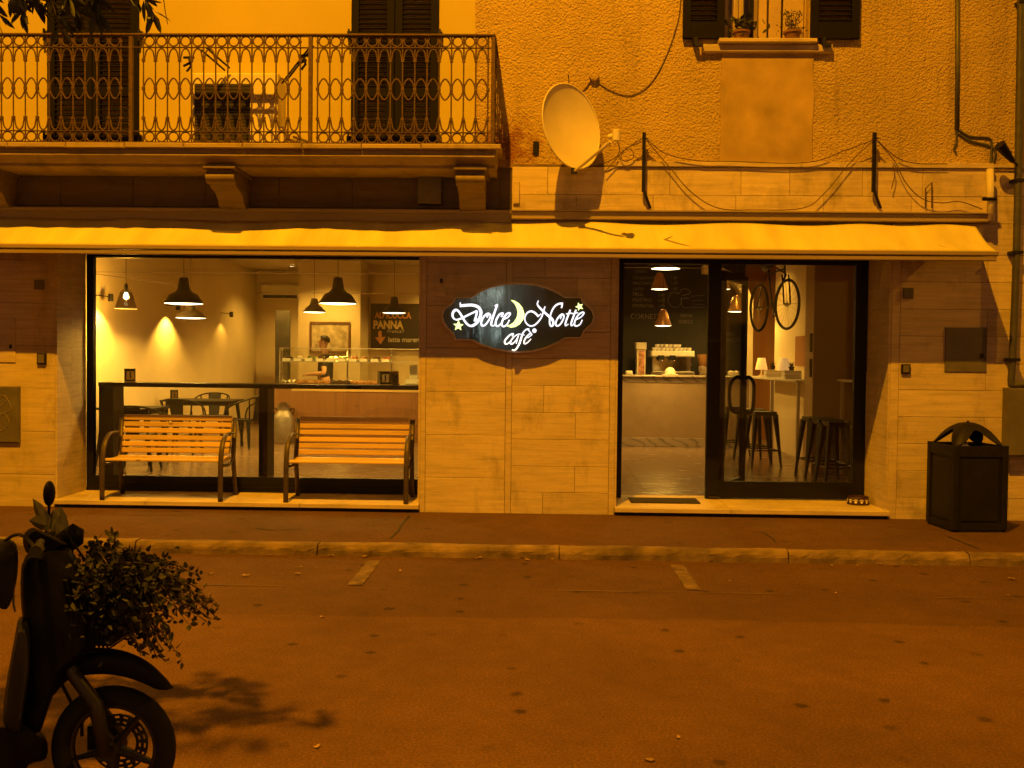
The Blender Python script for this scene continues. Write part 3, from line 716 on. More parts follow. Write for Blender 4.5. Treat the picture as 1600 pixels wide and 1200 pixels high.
letters = [
 ('letter', [(S1([(312, 165), (306, 200), (322, 240)]), [1.6, 2.6, 3.2]),
   (S1([(300, 238), (420, 226), (560, 222), (680, 262), (738, 360), (715, 480), (650, 590), (560, 652), (480, 640), (410, 570), (360, 490), (310, 405), (260, 340), (210, 320), (160, 360), (140, 430), (170, 500), (230, 525), (310, 503), (400, 460), (520, 400), (655, 338)]), [5.0, 5.4, 5.6, 5.2, 4.2, 3.4, 3.8, 4.2, 3.2, 2.8, 2.8, 2.6]),
   (S1([(662, 340), (640, 440), (608, 545)]), [3.0, 3.6, 3.6]), (S1([(590, 550), (630, 540), (668, 508)]), 2.2)]),
 ('letter', [(S1([(935, 420), (880, 398), (800, 460), (745, 570), (760, 650), (830, 630), (905, 530), (938, 440), (900, 400), (860, 480)]), [3.4, 3.2, 3.6, 3.4, 3.0, 2.6, 2.2])]),
 ('letter', [(S1([(1018, 238), (1088, 205)]), [1.6, 2.6]), (S1([(1080, 215), (1020, 380), (962, 560), (955, 635), (1000, 652), (1060, 600)]), [4.0, 4.2, 3.8, 2.6, 1.8])]),
 ('letter', [(S1([(1160, 470), (1200, 392), (1130, 412), (1062, 520), (1042, 620), (1075, 662), (1130, 632), (1190, 565)]), [3.2, 3.0, 3.6, 3.6, 2.8, 2.0])]),
 ('letter', [(S1([(1200, 520), (1290, 482), (1350, 410), (1325, 385), (1260, 420), (1192, 530), (1172, 630), (1212, 668), (1280, 622), (1332, 530)]), [2.4, 2.6, 3.4, 3.6, 3.4, 2.8, 2.0])]),
 ('letter', [(S2([(510, 425), (450, 362), (380, 325), (310, 340), (260, 400), (245, 480), (280, 560), (350, 605), (430, 590), (510, 520), (570, 430), (600, 340), (635, 230)]), [4.0, 3.6, 2.8, 2.6, 2.8, 3.0, 2.6, 2.6]), (S2([(495, 428), (560, 372)]), [2.0, 1.4]),
   (S2([(508, 118), (488, 190), (540, 262), (620, 340), (700, 412), (768, 470), (795, 530), (788, 590), (750, 605), (728, 560), (726, 480), (742, 390), (780, 290), (840, 212), (910, 176), (982, 172)]), [2.2, 3.6, 4.2, 4.4, 3.8, 3.2, 3.0, 3.2, 3.4]), (S2([(970, 172), (952, 262)]), [3.0, 2.4])]),
 ('letter', [(S2([(1000, 390), (945, 388), (872, 470), (840, 560), (868, 606), (930, 572), (985, 480), (1002, 410), (965, 392), (930, 470)]), [3.0, 3.0, 3.2, 3.0, 2.6, 2.0])]),
 ('letter', [(S2([(1122, 295), (1082, 400), (1032, 540), (1034, 600), (1085, 570)]), [3.2, 3.4, 3.4, 2.6, 1.6]), (S2([(1040, 375), (1160, 358)]), 2.0)]),
 ('letter', [(S2([(1232, 295), (1192, 400), (1142, 540), (1144, 600), (1195, 570)]), [3.2, 3.4, 3.4, 2.6, 1.6]), (S2([(1150, 372), (1272, 350)]), 2.0)]),
 ('letter', [(S2([(1240, 480), (1330, 432), (1385, 362), (1350, 345), (1272, 400), (1212, 510), (1206, 590), (1250, 606), (1312, 570), (1352, 490)]), [2.2, 2.4, 3.0, 3.2, 3.0, 2.6, 2.0])]),
 ('letter', [(S3([(600, 510), (642, 432), (560, 450), (440, 560), (372, 660), (385, 742), (455, 742), (540, 680)]), [2.4, 2.6, 3.0, 3.0, 2.6, 2.0])]),
 ('letter', [(S3([(870, 440), (790, 442), (680, 512), (582, 620), (548, 720), (592, 750), (685, 680), (770, 560), (810, 480)]), [1.6, 1.8, 2.2, 2.6, 2.6, 2.0, 1.6]), (S3([(800, 490), (750, 640), (735, 735)]), [2.2, 2.4, 1.8])]),
 ('letter', [(S3([(1145, 285), (1070, 282), (965, 370), (912, 480), (870, 620), (820, 760), (750, 880), (680, 942), (600, 930)]), [2.2, 2.4, 3.0, 3.4, 3.6, 3.2, 2.8, 2.4]), (S3([(880, 445), (995, 472)]), 1.4)]),
 ('letter', [(S3([(1085, 560), (1180, 492), (1222, 442), (1150, 430), (1050, 530), (982, 650), (982, 732), (1040, 732), (1130, 662), (1192, 590)]), [1.6, 1.8, 2.4, 2.8, 2.6, 2.0, 1.6]), (S3([(1095, 300), (1190, 405)]), [2.6, 1.6])]),
]
bi = 0
for nm, strokes in letters:
    b = MB()
    for pts, wd in strokes:
        ribbon(b, pts, wd, -.126 - .0012 * (bi % 5), 1); bi += 1
    b.build(nm, MT['neon'], SG, False)
def flat_shape(nm, pts, mat, y=-.13):
    MB().prism([sp(a, b_, y) for a, b_ in pts], lambda u, v, d: (u, d, v), y, -.114).build(nm, MT[mat], SG)
mo = [(798, 468.5), (804, 469.8), (811, 474), (816.5, 481), (819.3, 490), (817.5, 499), (812, 506.5), (805, 510.8), (798, 511.8), (791, 509), (797.5, 507.3), (803, 503), (807.3, 496), (808.8, 488), (807, 480), (803.5, 474)]
flat_shape('moon', mo, 'moon', -.134)
def star(cx, cy, r_, rot): return [(cx + (r_ if i % 2 == 0 else r_ * .45) * math.sin(i * math.pi / 5 + rot), cy - (r_ if i % 2 == 0 else r_ * .45) * math.cos(i * math.pi / 5 + rot)) for i in range(10)]
flat_shape('star', star(716, 509, 8.2, .05), 'moon', -.1365); flat_shape('star', star(905.5, 479, 6.6, -.35), 'moon', -.1375)
flat_shape('dot', [(835 + 3.5 * math.cos(a * .5236), 516.5 + 3.5 * math.sin(a * .5236)) for a in range(12)], 'neon', -.1385)

# ------------------------------------------------------------------ satellite dish
DC = at(893, 197, -.42)
SD = thing('satellite_dish', 'large cream satellite dish with feed arm fixed above the awning', 'satellite dish', at(905, 262, -.05))
nrm = Vector((.60, -.76, .16)).normalized(); uu = nrm.cross(Vector((0, 0, 1))).normalized(); vv = uu.cross(nrm) * -1
if vv.z < 0: vv = -vv
b = MB(); n, mr = 40, 8
vs = []; fs = []
for side in (0, 1):
    for i in range(mr + 1):
        rr = i / mr
        for k in range(n):
            a = 2 * math.pi * k / n
            q = DC + uu * (.345 * rr * math.cos(a)) + vv * (.41 * rr * math.sin(a)) - nrm * (.085 * (1 - rr * rr) + side * .008)
            vs.append(q)
for side in (0, 1):
    o = side * (mr + 1) * n
    for i in range(mr):
        for k in range(n):
            l = (k + 1) % n; fs.append((o + i * n + k, o + i * n + l, o + (i + 1) * n + l, o + (i + 1) * n + k))
o1 = mr * n; o2 = (2 * mr + 1) * n
fs += [(o1 + k, o1 + (k + 1) % n, o2 + (k + 1) % n, o2 + k) for k in range(n)]
b.add(vs, fs).build('reflector', MT['dish'], SD, 'auto')
MB().tube([DC + uu * (.347 * math.cos(2 * math.pi * k / n)) + vv * (.412 * math.sin(2 * math.pi * k / n)) for k in range(n)], .009, 6, closed=True).build('rim', MT['dish'], SD, True)
low = DC - vv * .40 - nrm * .01; lnb = at(963, 212, -.85)
low = at(897, 268, -.50)
MB().tube([low, lnb + Vector((-.05, .02, -.05))], .016, 8).build('feed_arm', MT['dish'], SD)
MB().lathe([(.022, -.05), (.036, -.045), (.036, .05), (.028, .055)], lnb, 12).tube([lnb, lnb + Vector((-.06, .06, .0))], .025, 10).build('feed_head', MT['acw'], SD, 'auto')
MB().tube([DC - nrm * .10, DC - nrm * .20, Vector((DC.x - .02, -.02, DC.z - .10))], .022, 8).build('mount', MT['grey'], SD)
MB().box(low.x - .03, low.x + .03, low.y - .02, low.y + .03, low.z - .02, low.z + .03).build('arm_bracket', MT['blackmetal'], SD)

# ------------------------------------------------------------------ cables, posts, pipes, boxes on the facade
def cable(pts, r_, lab, mat='cable', n=6): return tag(MB().tube(catmull(pts, 6), r_, 6).build('cable', MT[mat], None, True), lab, 'cable')
def wp(px, py, Y=-.024): return at(px, py, Y)
cable([wp(1065, -20), wp(1060, 30), wp(1040, 90), wp(1015, 132), wp(985, 149), wp(955, 142), wp(934, 129)], .0045, 'brown cable sagging from the shuttered window to the round junction box')
cable([wp(922, 128), wp(915, 138), wp(905, 148), wp(885, 160, -.2)], .007, 'short cable from the round junction box to the dish')
cable([wp(888, 116), wp(889, 128), wp(893, 142, -.2)], .006, 'thin cable hooked on a wall nail above the dish')
jb = tag(MB().lathe([(.0, -.07), (.042, -.066), (.048, -.05), (.048, -.015)], wp(928, 121, 0), 16, 'y').build('junction_box', MT['rough'], None, 'auto'), 'small round junction box on the rough plaster', 'junction box')
for px, lab in ((1007, 'black iron cable post beside the satellite dish'), (1367, 'black iron cable post near the downpipe end of the ledge')):
    t = thing('cable_post', lab, 'post', at(px, 325, -.10), 0, 'iron cable posts')
    a_, b_, c_, d_ = at(px - .5, 207, -.13), at(px, 300, -.13), at(px + 2, 306, -.13), at(px + 9, 325, -.075)
    MB().box(-.016, .016, -.016, .016, b_.z, a_.z, m=Matrix.Translation((a_.x, a_.y, 0))).build('upright', MT['black'], t)
    MB().tube([b_ + Vector((0, 0, .01)), c_, d_], .014, 6).build('foot', MT['black'], t)
    MB().tube([a_ + Vector((-.02, 0, -.05)), a_ + Vector((.04, -.01, -.06))], .010, 6).build('hook', MT['grey'], t)
for pts, lab in (
  ([(1010, 217), (1040, 240), (1090, 251), (1140, 252), (1260, 254), (1320, 235), (1366, 218)], 'upper slack cable strung between the two iron posts'),
  ([(1010, 219), (1045, 260), (1080, 300), (1122, 325), (1180, 328), (1255, 325), (1290, 300), (1330, 252), (1365, 219)], 'lower slack cable drooping over the ledge between the iron posts'),
  ([(1370, 219), (1400, 245), (1430, 255), (1480, 256)], 'cable leaving the iron post along the ledge top'),
  ([(1371, 220), (1398, 252), (1415, 285), (1440, 310), (1470, 317), (1500, 315), (1535, 327)], 'cable hanging from the iron post down to the awning end'),
  ([(1395, 258), (1398, 272), (1393, 295)], 'short loose cable end hanging below the ledge'),
  ([(1004, 216), (975, 235), (960, 252), (945, 268)], 'cable running from the iron post to the dish foot'),
  ([(1002, 222), (980, 231), (970, 245), (978, 252), (990, 245), (985, 233), (972, 236)], 'coil of spare cable next to the dish head'),
  ([(963, 218), (968, 232), (962, 246), (935, 258), (915, 262)], 'pale cable from the dish head back to the wall')):
    cable([wp(a, b_, -.115) for a, b_ in pts], .0048, lab)
# conduit and downpipe
cv_ = thing('conduit', 'grey vertical conduit with a frayed lower end on the rough plaster', 'conduit', at(1495, 200, -.04))
MB().tube([wp(1496, -30), wp(1496, 100), wp(1495, 203)], .022, 10).build('pipe', MT['grey'], cv_, True)
MB().tube(catmull([wp(1494, 200), wp(1495, 222), wp(1491, 232), wp(1494, 240)], 4), .012, 6).build('frayed_end', MT['grey'], cv_)
cable([wp(1498, 203), wp(1515, 213), wp(1545, 216), wp(1549, 228), wp(1548, 262)], .011, 'grey cable bending from the conduit to the short pipe', 'grey')
cable([wp(1497, 208), wp(1515, 220), wp(1545, 228), wp(1555, 238), wp(1549, 262)], .013, 'thicker grey cable looping under the conduit bend', 'grey')
sp_ = thing('short_pipe', 'short stone-coloured cable duct at the end of the ledge', 'pipe', at(1547, 345, -.1))
MB().tube([at(1547, 264, -.12), at(1548, 345, -.12)], .033, 12).build('duct', MT['dish'], sp_, True)
MB().tube([at(1535, 311, -.16), at(1557, 311, -.16)], .017, 8).build('clamp', MT['black'], sp_)
dp = thing('downpipe', 'dark rainwater downpipe running down the facade into the cabinet', 'pipe', at(1580, 600, -.08))
MB().tube(catmull([at(1596, -40, -.09), at(1592, 200, -.09), at(1588, 400, -.09), at(1582, 560, -.09), at(1580, 597, -.09), at(1584, 602, -.09), at(1600, 601, -.09), at(1625, 601, -.09)], 5), .034, 12).build('pipe', MT['grey'], dp, True)
for py in (5, 283, 395, 562): q = at(1597 - py * .028, py, -.06); MB().box(q.x - .05, q.x + .05, -.13, -.005, q.z - .014, q.z + .014).build('bracket', MT['blackmetal'], dp)
fl = thing('wall_floodlight', 'small unlit horn-shaped floodlight on the downpipe', 'floodlight', at(1572, 240, -.2))
q0 = at(1562, 226, -.24); q1 = at(1583, 252, -.18)
MB().tube([q0, q0.lerp(q1, .5), q1], [.055, .04, .022], 12).build('housing', MT['black'], fl, 'auto')
MB().tube([q1, at(1590, 258, -.10)], .012, 6).tube([q0.lerp(q1, .5), at(1580, 238, -.2)], .012, 6).build('bracket', MT['black'], fl)
def wallbox(name, lab, cat, px0, py0, px1, py1, mat, y=-.03, extra=None):
    a, c = at(px0, py1, y), at(px1, py0, y)
    t = thing(name, lab, cat, ((a.x + c.x) / 2, -.001, a.z))
    MB().box(a.x, c.x, y, -.0025, a.z, c.z, ch=.004).build('cover', MT[mat], t)
    if extra: extra(t, a, c, y)
    return t
def rim(t, a, c, y):
    MB().box(a.x + .012, c.x - .012, y - .006, y - .0005, a.z + .012, c.z - .012, ch=.003).build('lid', MT['cabinet'], t)
def scribble(t, a, c, y):
    rim(t, a, c, y); w_, h_ = c.x - a.x, c.z - a.z
    pts = [(.75, .80), (.45, .62), (.40, .72), (.62, .84), (.80, .62), (.55, .50), (.35, .30), (.55, .22), (.75, .35), (.66, .50), (.5, .52)]
    MB().tube(catmull([(a.x + w_ * u, y - .008, a.z + h_ * v) for u, v in pts], 6), .0035, 5).build('graffiti', MT['chalk_dim'], t)
wallbox('meter_cabinet', 'dark grey meter cabinet door with a chalky scrawl by the pavement', 'cabinet', -30, 604, 30, 692, 'cabinet', -.03, scribble)
def lockhole(t, a, c, y):
    MB().box(c.x - .06, c.x - .035, y - .008, y - .0005, a.z + .14, a.z + .18).build('lock', MT['black'], t)
wallbox('wall_hatch', 'flush stone-coloured wall hatch with a small lock above the meter cabinet', 'hatch', -30, 497, 24, 566, 'trav_jamb', -.012, lockhole)
wallbox('vent_plate', 'small square vent plate on the travertine beside the shop window', 'vent', 53, 437, 67, 452, 'cabinet')
wallbox('door_bell', 'black doorbell plate on the travertine beside the shop window', 'doorbell', 57, 552, 71, 569, 'black', -.03, rim)
wallbox('vent_plate', 'small square vent plate on the travertine between door and bin', 'vent', 1412, 450, 1428, 466, 'cabinet')
wallbox('door_bell', 'black doorbell plate on the travertine between door and bin', 'doorbell', 1409, 569, 1423, 584, 'black', -.03, rim)
wallbox('wall_hatch', 'flush grey wall hatch above the litter bin', 'hatch', 1476, 512, 1543, 581, 'cabinet', -.012, lockhole)
wallbox('electric_cabinet', 'tall grey electric cabinet fixed to the wall behind the litter bin', 'cabinet', 1573, 607, 1650, 713, 'cabinet', -.12, rim)
wallbox('fuse_box', 'grey fuse box under the balcony beside its corbel', 'fuse box', 652, 264, 690, 318, 'cabinet', -.10, rim)
wallbox('socket_box', 'small recessed outlet plate on the pier beside the lit sign', 'socket', 679, 448, 697, 464, 'trav_jamb', -.014, lockhole)
wallbox('wall_sconce_box', 'small worn junction plate at the end of the stone band', 'junction box', 802, 284, 812, 318, 'trav_jamb', -.085)
tag(MB().tube([at(1446, 325, -.09), at(1446, 295, -.09), at(1456, 285, -.09), at(1456, 325, -.09)], .007, 5).build('wire_hook', MT['cable'], None), 'thin bent wire hook standing on the awning ledge', 'hook')
tag(MB().box(at(833, 222, 0).x, at(842, 222, 0).x, -.03, -.012, at(836, 242, 0).z, at(836, 222, 0).z).build('wall_hole', MT['black'], None), 'small dark vent hole in the rough plaster beside the dish', 'vent')

# ------------------------------------------------------------------ shop window and door
SW = thing('shop_window', 'large black-framed shop window of the cafe', 'shop window', (-3, Yg, FLOOR))
Y0, Y1 = Yg + .003, Yg + .07
fx0, fx1 = XL0 + .022, XL1 - .022
MB().box(fx0, fx0 + .075, Y0, Y1, FLOOR, ZH).build('stile', MT['black'], SW)
MB().box(fx1 - .075, fx1, Y0, Y1, FLOOR, ZH).build('stile', MT['black'], SW)
MB().box(fx0 + .075, fx1 - .075, Y0, Y1, 2.655, ZH).build('head', MT['black'], SW)
MB().box(fx0 + .075, fx1 - .075, Y0, Y1, FLOOR, .332).box(fx0 + .075, fx1 - .075, Y0 - .02, Y0 - .001, FLOOR + .05, FLOOR + .07).build('kick_panel', MT['black'], SW)
MB().box(fx0 + .075, fx1 - .075, Y0 + .028, Y0 + .036, .332, 2.655).build('pane', MT['glass'], SW)
ED = thing('shop_entrance', 'black-framed glazed cafe entrance with one leaf standing open', 'door', (2.1, Yg, FLOOR))
dx0, dx1 = XD0 + .022, XD1 - .022
MB().box(dx0, .885, Y0, Y1, FLOOR, ZH).build('jamb', MT['black'], ED)
MB().box(.885, 3.301, Y0, Y1, 2.635, ZH).build('head', MT['black'], ED)
MB().box(1.771, 1.904, Y0, Y1, FLOOR, 2.635).build('post', MT['black'], ED)
MB().box(3.301, dx1, Y0, Y1, FLOOR, ZH).build('jamb', MT['black'], ED)
MB().box(1.904, 3.301, Y0, Y1, FLOOR + .015, .358).build('bottom_rail', MT['black'], ED)
MB().box(1.904, 3.301, Y0 + .028, Y0 + .036, .358, 2.635).build('pane', MT['glass'], ED)
hp = Vector((1.93, Y1 + .03, 0)); ep = Vector((2.36, 1.64, 0)); dv = (ep - hp); Lw = dv.length; ang = math.atan2(dv.y, dv.x)
mt = Matrix.Translation(hp) @ Matrix.Rotation(ang, 4, 'Z')
lf = MB().box(0, .09, -.025, .025, FLOOR + .01, 2.58, m=mt).box(Lw - .095, Lw, -.025, .025, FLOOR + .01, 2.58, m=mt).box(.09, Lw - .095, -.024, .024, FLOOR + .01, .31, m=mt).box(.09, Lw - .095, -.024, .024, 2.49, 2.58, m=mt).build('open_leaf', MT['black'], ED)
MB().box(.09, Lw - .095, -.004, .004, .31, 2.49, m=mt).build('leaf_pane', MT['glass'], lf)
for s in (-1, 1):
    hpth = [mt @ Vector((Lw - .05, s * .02, 1.42)), mt @ Vector((Lw - .06, s * .07, 1.44)), mt @ Vector((Lw - .10, s * .13, 1.37)), mt @ Vector((Lw - .12, s * .14, 1.22)), mt @ Vector((Lw - .10, s * .12, 1.07)), mt @ Vector((Lw - .05, s * .06, 1.03)), mt @ Vector((Lw - .05, s * .02, 1.06))]
    MB().tube(catmull(hpth, 5), .02, 8).build('pull_handle', MT['black'], lf, True)
MB().box(1.80, 1.90, .62, .652, FLOOR + .001, FLOOR + .03).build('door_stop', MT['rubber'], ED)

# door mat, dog bowl
mt0, mt1 = ground(987, 788, FLOOR), ground(1095, 788, FLOOR)
tag(MB().box(mt0.x, mt1.x, .27, .60, FLOOR + .0005, FLOOR + .014, ch=.004).build('doormat', MT['rubber'], None), 'thin black rubber doormat on the open doorway threshold', 'doormat')
bc = ground(1341, 786, FLOOR); bc.y = .42; bc.x = at(1341, 780, .42).x
bw = thing('dog_bowl', 'small dark dog bowl with white paw prints on the door sill', 'bowl', bc)
MB().lathe([(.105, 0), (.112, .01), (.100, .075), (.096, .083), (.090, .078), (.085, .03), (.0, .026)], bc, 28).build('bowl', M('bowl_enamel', (.035, .012, .014), .4, var=.1), bw, 'auto')
MB().lathe([(.086, .045), (.0, .045)], bc, 20, cap=False).build('water', M('bowl_water', (.35, .30, .2), .05, var=.05), bw)
for k in range(9):
    a = -math.pi / 2 + (k - 4) * .52
    pm = Matrix.Translation(bc + Vector((math.cos(a) * .1085, math.sin(a) * .1085, .038))) @ Matrix.Rotation(a + math.pi / 2, 4, 'Z') @ Matrix.Rotation(R(-9), 4, 'X')
    b = MB()
    for (u, v, r_) in ((0, -.006, .013), (-.017, .010, .0055), (-.006, .017, .0058), (.006, .017, .0058), (.017, .010, .0055)):
        b.add([pm @ Vector((u + r_ * math.cos(j * math.pi / 4), -.002, v + r_ * math.sin(j * math.pi / 4))) for j in range(8)], [tuple(range(8))])
    b.build('paw_print', MT['white'], bw)

# ------------------------------------------------------------------ benches
def bench(name, lab, X0, X1, yf):
    t = thing(name, lab, 'bench', ((X0 + X1) / 2, yf + .25, FLOOR), 0, 'wooden benches under the shop window')
    side = MB
    zs = FLOOR + .39
    for X in (X0 + .02, X1 - .02):
        # armrest loop: front leg rising into a curved arm, rear leg and back upright
        s = MB()
        pth = catmull([(X, yf, FLOOR), (X, yf + .005, FLOOR + .22), (X, yf + .015, FLOOR + .42), (X, yf + .06, FLOOR + .56), (X, yf + .16, FLOOR + .645), (X, yf + .28, FLOOR + .66), (X, yf + .40, FLOOR + .655)], 5)
        s.tube(pth, .026, 8, flat=.55)
        s.build('armrest', MT['benchmetal'], t, True)
        MB().tube([(X, yf + .50, FLOOR), (X, yf + .44, FLOOR + .30), (X, yf + .42, FLOOR + .40), (X, yf + .485, FLOOR + .81)], .024, 8, flat=.6).build('rear_leg', MT['benchmetal'], t, True)
        MB().tube(catmull([(X, yf + .03, zs - .03), (X, yf + .20, zs - .045), (X, yf + .36, zs - .03), (X, yf + .43, zs + .06)], 4), .016, 8).build('seat_bracket', MT['benchmetal'], t, True)
        MB().tube([(X, yf + .10, FLOOR + .06), (X, yf + .44, FLOOR + .06)], .001, 4)
    nrm_ = Vector((0, -.985, .17))
    # seat slats
    xa, xb = X0 + .05, X1 - .05
    for i in range(5):
        y = yf + .02 + i * .082
        z = zs - .010 * math.sin(math.pi * i / 4)
        MB().box(xa - .02, xb + .02, y, y + .070, z, z + .024, ch=.006).build('seat_slat', MT['bench'], t)
    for i in range(6):
        u = .045 + i * .0665 + (.008 if i >= 3 else 0)
        z = FLOOR + .40 + u * .97; y = yf + .395 + u * .20
        hgt = .049 if i < 5 else .058
        MB().box(xa, xb, -.012, .012, 0, hgt, m=Matrix.Translation((0, y, z)) @ Matrix.Rotation(R(-11), 4, 'X'), ch=.005).build('back_slat', MT['bench'], t)
    return t
bench('bench', 'slatted wooden bench under the window end nearest the meter cabinet', -4.36, -3.13, -.055)
bench('bench', 'slatted wooden bench under the window beside the sign pier', -2.52, -1.28, -.035)

# ------------------------------------------------------------------ litter bin
bp = Vector((3.77, -.76, PAV)); S = .515
LB = thing('litter_bin', 'black square litter bin with arched dome lid on the pavement', 'litter bin', bp, R(5))
def lb(mb, nm, mat='bin', sm=False): return mb.build(nm, MT[mat], LB, sm, world=False)
lb(MB().box(.012, S - .012, .012, S - .012, .0, .055), 'base')
lb(MB().box(.02, S - .02, .02, S - .02, .055, .74), 'body')
for (x, y) in ((0, 0), (S - .055, 0), (0, S - .055), (S - .055, S - .055)): lb(MB().box(x, x + .055, y, y + .055, .02, .79, ch=.006), 'corner_post')
for k in range(4):
    m4 = Matrix.Translation((S / 2, S / 2, 0)) @ Matrix.Rotation(k * math.pi / 2, 4, 'Z') @ Matrix.Translation((-S / 2, -S / 2, 0))
    lb(MB().box(.056, S - .056, .006, .03, .69, .785, m=m4), 'top_rail')
    lb(MB().box(.056, S - .056, .006, .03, .02, .075, m=m4), 'bottom_rail')
    lb(MB().box(.085, S - .085, .012, .0195, .10, .665, m=m4, ch=.004), 'panel')
# dome: a spherical cap cut into four arched legs
b = MB(); rd = .56; cz = -.16 - .0
N_ = 56; Mv = 14; vs = []; fs = []
Rh = S * .52
def dome(u, v):
    a = u * 2 * math.pi; 
    k = 1 / max(abs(math.cos(a)), abs(math.sin(a))); rr0 = Rh * min(k, 1.25) * .93
    leg = abs(math.sin(2 * (a)))                       # legs at the corners
    reach = .58 + .42 * leg ** 2.2
    rr = rr0 * v * reach
    return (S / 2 + rr * math.cos(a), S / 2 + rr * math.sin(a), .775 + .215 * (1 - (v * reach) ** 2.2))
b.grid(lambda u, v: dome(u, max(v, .001)), N_, Mv)
d = lb(b, 'dome_lid', 'bin', True); so = d.modifiers.new('Solidify', 'SOLIDIFY'); so.thickness = .008
lb(MB().lathe([(.0, 0), (.014, .002), (.012, .012), (0, .016)], (S / 2, S / 2, .988), 10), 'cap_bolt')
b = MB(); r2 = random.Random(4)
for k in range(3):
    b.lathe([(0, -.02), (.03, -.01), (.035, .008), (.02, .03), (0, .035)], (.10 + .05 * k, .10 + .03 * k, .755), 7)
for i, v in enumerate(b.v): b.v[i] = (v[0] + r2.uniform(-.012, .012), v[1] + r2.uniform(-.012, .012), v[2] + r2.uniform(-.012, .012))
pl = b.mesh('crumpled_paper', MT['paper']); o = link('crumpled_paper', pl, None); o.location = bp; o.rotation_euler = (0, 0, R(5))
tag(o, 'crumpled pale paper showing under the litter bin lid', 'paper')

# ------------------------------------------------------------------ the cafe inside
IX0, IX1, IY1, IZ1 = -6.0, 4.35, 11.3, 3.42
YB = 8.9                                                # wall behind the bar
fl_ = tag(thing('shop_floor', 'x', 'x', (0, 0, 0)), kind='structure'); del fl_['label'], fl_['category']
MB().box(IX0, 5.6, Yg + .26, IY1, FLOOR - .06, FLOOR - .006).build('screed', MT['rubber'], fl_)
TS = .90; tm = MB().box(.0025, TS - .0025, .0025, TS - .0025, -.006, 0).mesh('floor_tile', MT['floor'])
y = Yg + .26
while y < IY1:
    x = IX0
    while x < 5.5:
        link('floor_tile', tm, fl_, True, Vector((x, y, FLOOR))); x += TS
    y += TS
inner = tag(thing('interior_wall', 'x', 'x'), kind='structure'); del inner['label'], inner['category']
MB().box(IX0 - .15, IX0, Yg + .01, IY1, FLOOR - .06, IZ1).build('side_wall', MT['wallin'], inner)
MB().box(IX0, 5.6, IY1, IY1 + .12, FLOOR - .06, IZ1).build('back_wall', MT['wallin'], inner)
MB().box(4.35, 4.5, Yg + .01, 3.2, FLOOR, IZ1).build('side_wall', MT['brownwall'], inner)
MB().box(3.56, 4.5, 3.2, 3.62, FLOOR, IZ1).build('pilaster', MT['brownwall'], inner)
MB().box(3.92, 4.07, 3.62, 6.9, FLOOR, IZ1).build('side_wall', MT['wallin'], inner)
MB().box(IX0, 5.6, Yg + .07, IY1, IZ1, IZ1 + .1).build('ceiling', MT['ceiling'], inner)
MB().box(IX0 + .002, IX0 + .016, Yg + .1, IY1, FLOOR, FLOOR + .10).build('skirting', MT['brownwall'], inner)
MB().box(IX0 + .02, -4.0, IY1 - .016, IY1 - .002, FLOOR, FLOOR + .10).build('skirting', MT['brownwall'], inner)
xp0, xp1 = at(466, 520, YB).x, at(563, 520, YB).x
MB().box(xp0, xp1, YB, YB + .9, FLOOR, IZ1).build('partition', MT['wallin'], inner)
MB().box(xp1, .6, YB + .9, YB + 1.05, FLOOR, IZ1).build('partition', MT['wallin'], inner)
MB().box(.6, at(1163, 520, YB).x, YB, YB + .12, FLOOR, IZ1).build('blackboard_wall', MT['slate'], inner)
MB().box(at(1163, 520, YB).x + .01, 5.5, YB + .02, YB + .14, FLOOR, IZ1).build('orange_wall', MT['orange'], inner)
MB().box(5.5, 5.6, 3.6, YB, FLOOR, IZ1).build('side_wall', MT['orange'], inner)
# lit arch at the end of the bar
ap = [at(1177, 582, 8.2), at(1177, 468, 8.2), at(1168, 448, 8.2), at(1150, 428, 8.2), at(1128, 418, 8.2), at(1100, 414, 8.2)]
iw = [at(1166, 582, 8.2), at(1166, 474, 8.2), at(1158, 457, 8.2), at(1144, 440, 8.2), at(1126, 429, 8.2), at(1100, 426, 8.2)]
ol = [(p.x, p.z) for p in ap] + [(p.x, p.z) for p in reversed(iw)]
ol[0] = (ol[0][0], FLOOR); ol[-1] = (ol[-1][0], FLOOR)
MB().prism(ol, lambda u, v, d_: (u, d_, v), 8.2, 8.5).build('arch', MT['wallin'], inner)
# board wall: dark narrow door beside the partition
g = at(430, 485, YB + 1.5); g2 = at(453, 560, YB + 1.5)
tag(MB().box(g.x, g2.x, YB + 1.5, YB + 1.54, FLOOR, g.z, ch=.01).build('back_door', MT['cabinet'], None), 'narrow grey door in the back wall under the indoor air conditioner', 'door')

# bar counter
CY = 6.9; cx0, cxm, cx1 = at(428, 650, CY).x, -.4, at(1178, 600, CY).x
CT = thing('bar_counter', 'long bar counter with wooden front and veined marble trim', 'counter', (0, CY, FLOOR))
MB().box(cx0, cxm, CY, CY + .65, FLOOR, 1.10).build('wooden_front', MT['counterwood'], CT)
MB().box(cx0 + .3, cxm, CY - .012, CY - .001, 1.03, 1.10).build('wooden_fascia', MT['bench'], CT)
MB().box(cx0 - .04, cxm, CY - .03, CY + .7, 1.101, 1.14).build('wooden_top', MT['counterwood'], CT)
MB().box(cxm + .002, cx1, CY, CY + .65, FLOOR, 1.33).build('panel_front', MT['beige'], CT)
MB().box(cxm + .002, cx1, CY - .014, CY - .001, FLOOR + .001, FLOOR + .145, ch=.003).build('marble_skirting', MT['marble'], CT)
MB().box(cxm + .002, cx1, CY - .014, CY - .001, 1.245, 1.325, ch=.003).build('marble_fascia', MT['marble'], CT)
MB().box(cxm + .002, cx1 + .02, CY - .06, CY + .66, 1.331, 1.362, ch=.006).build('marble_top', MT['marble'], CT)
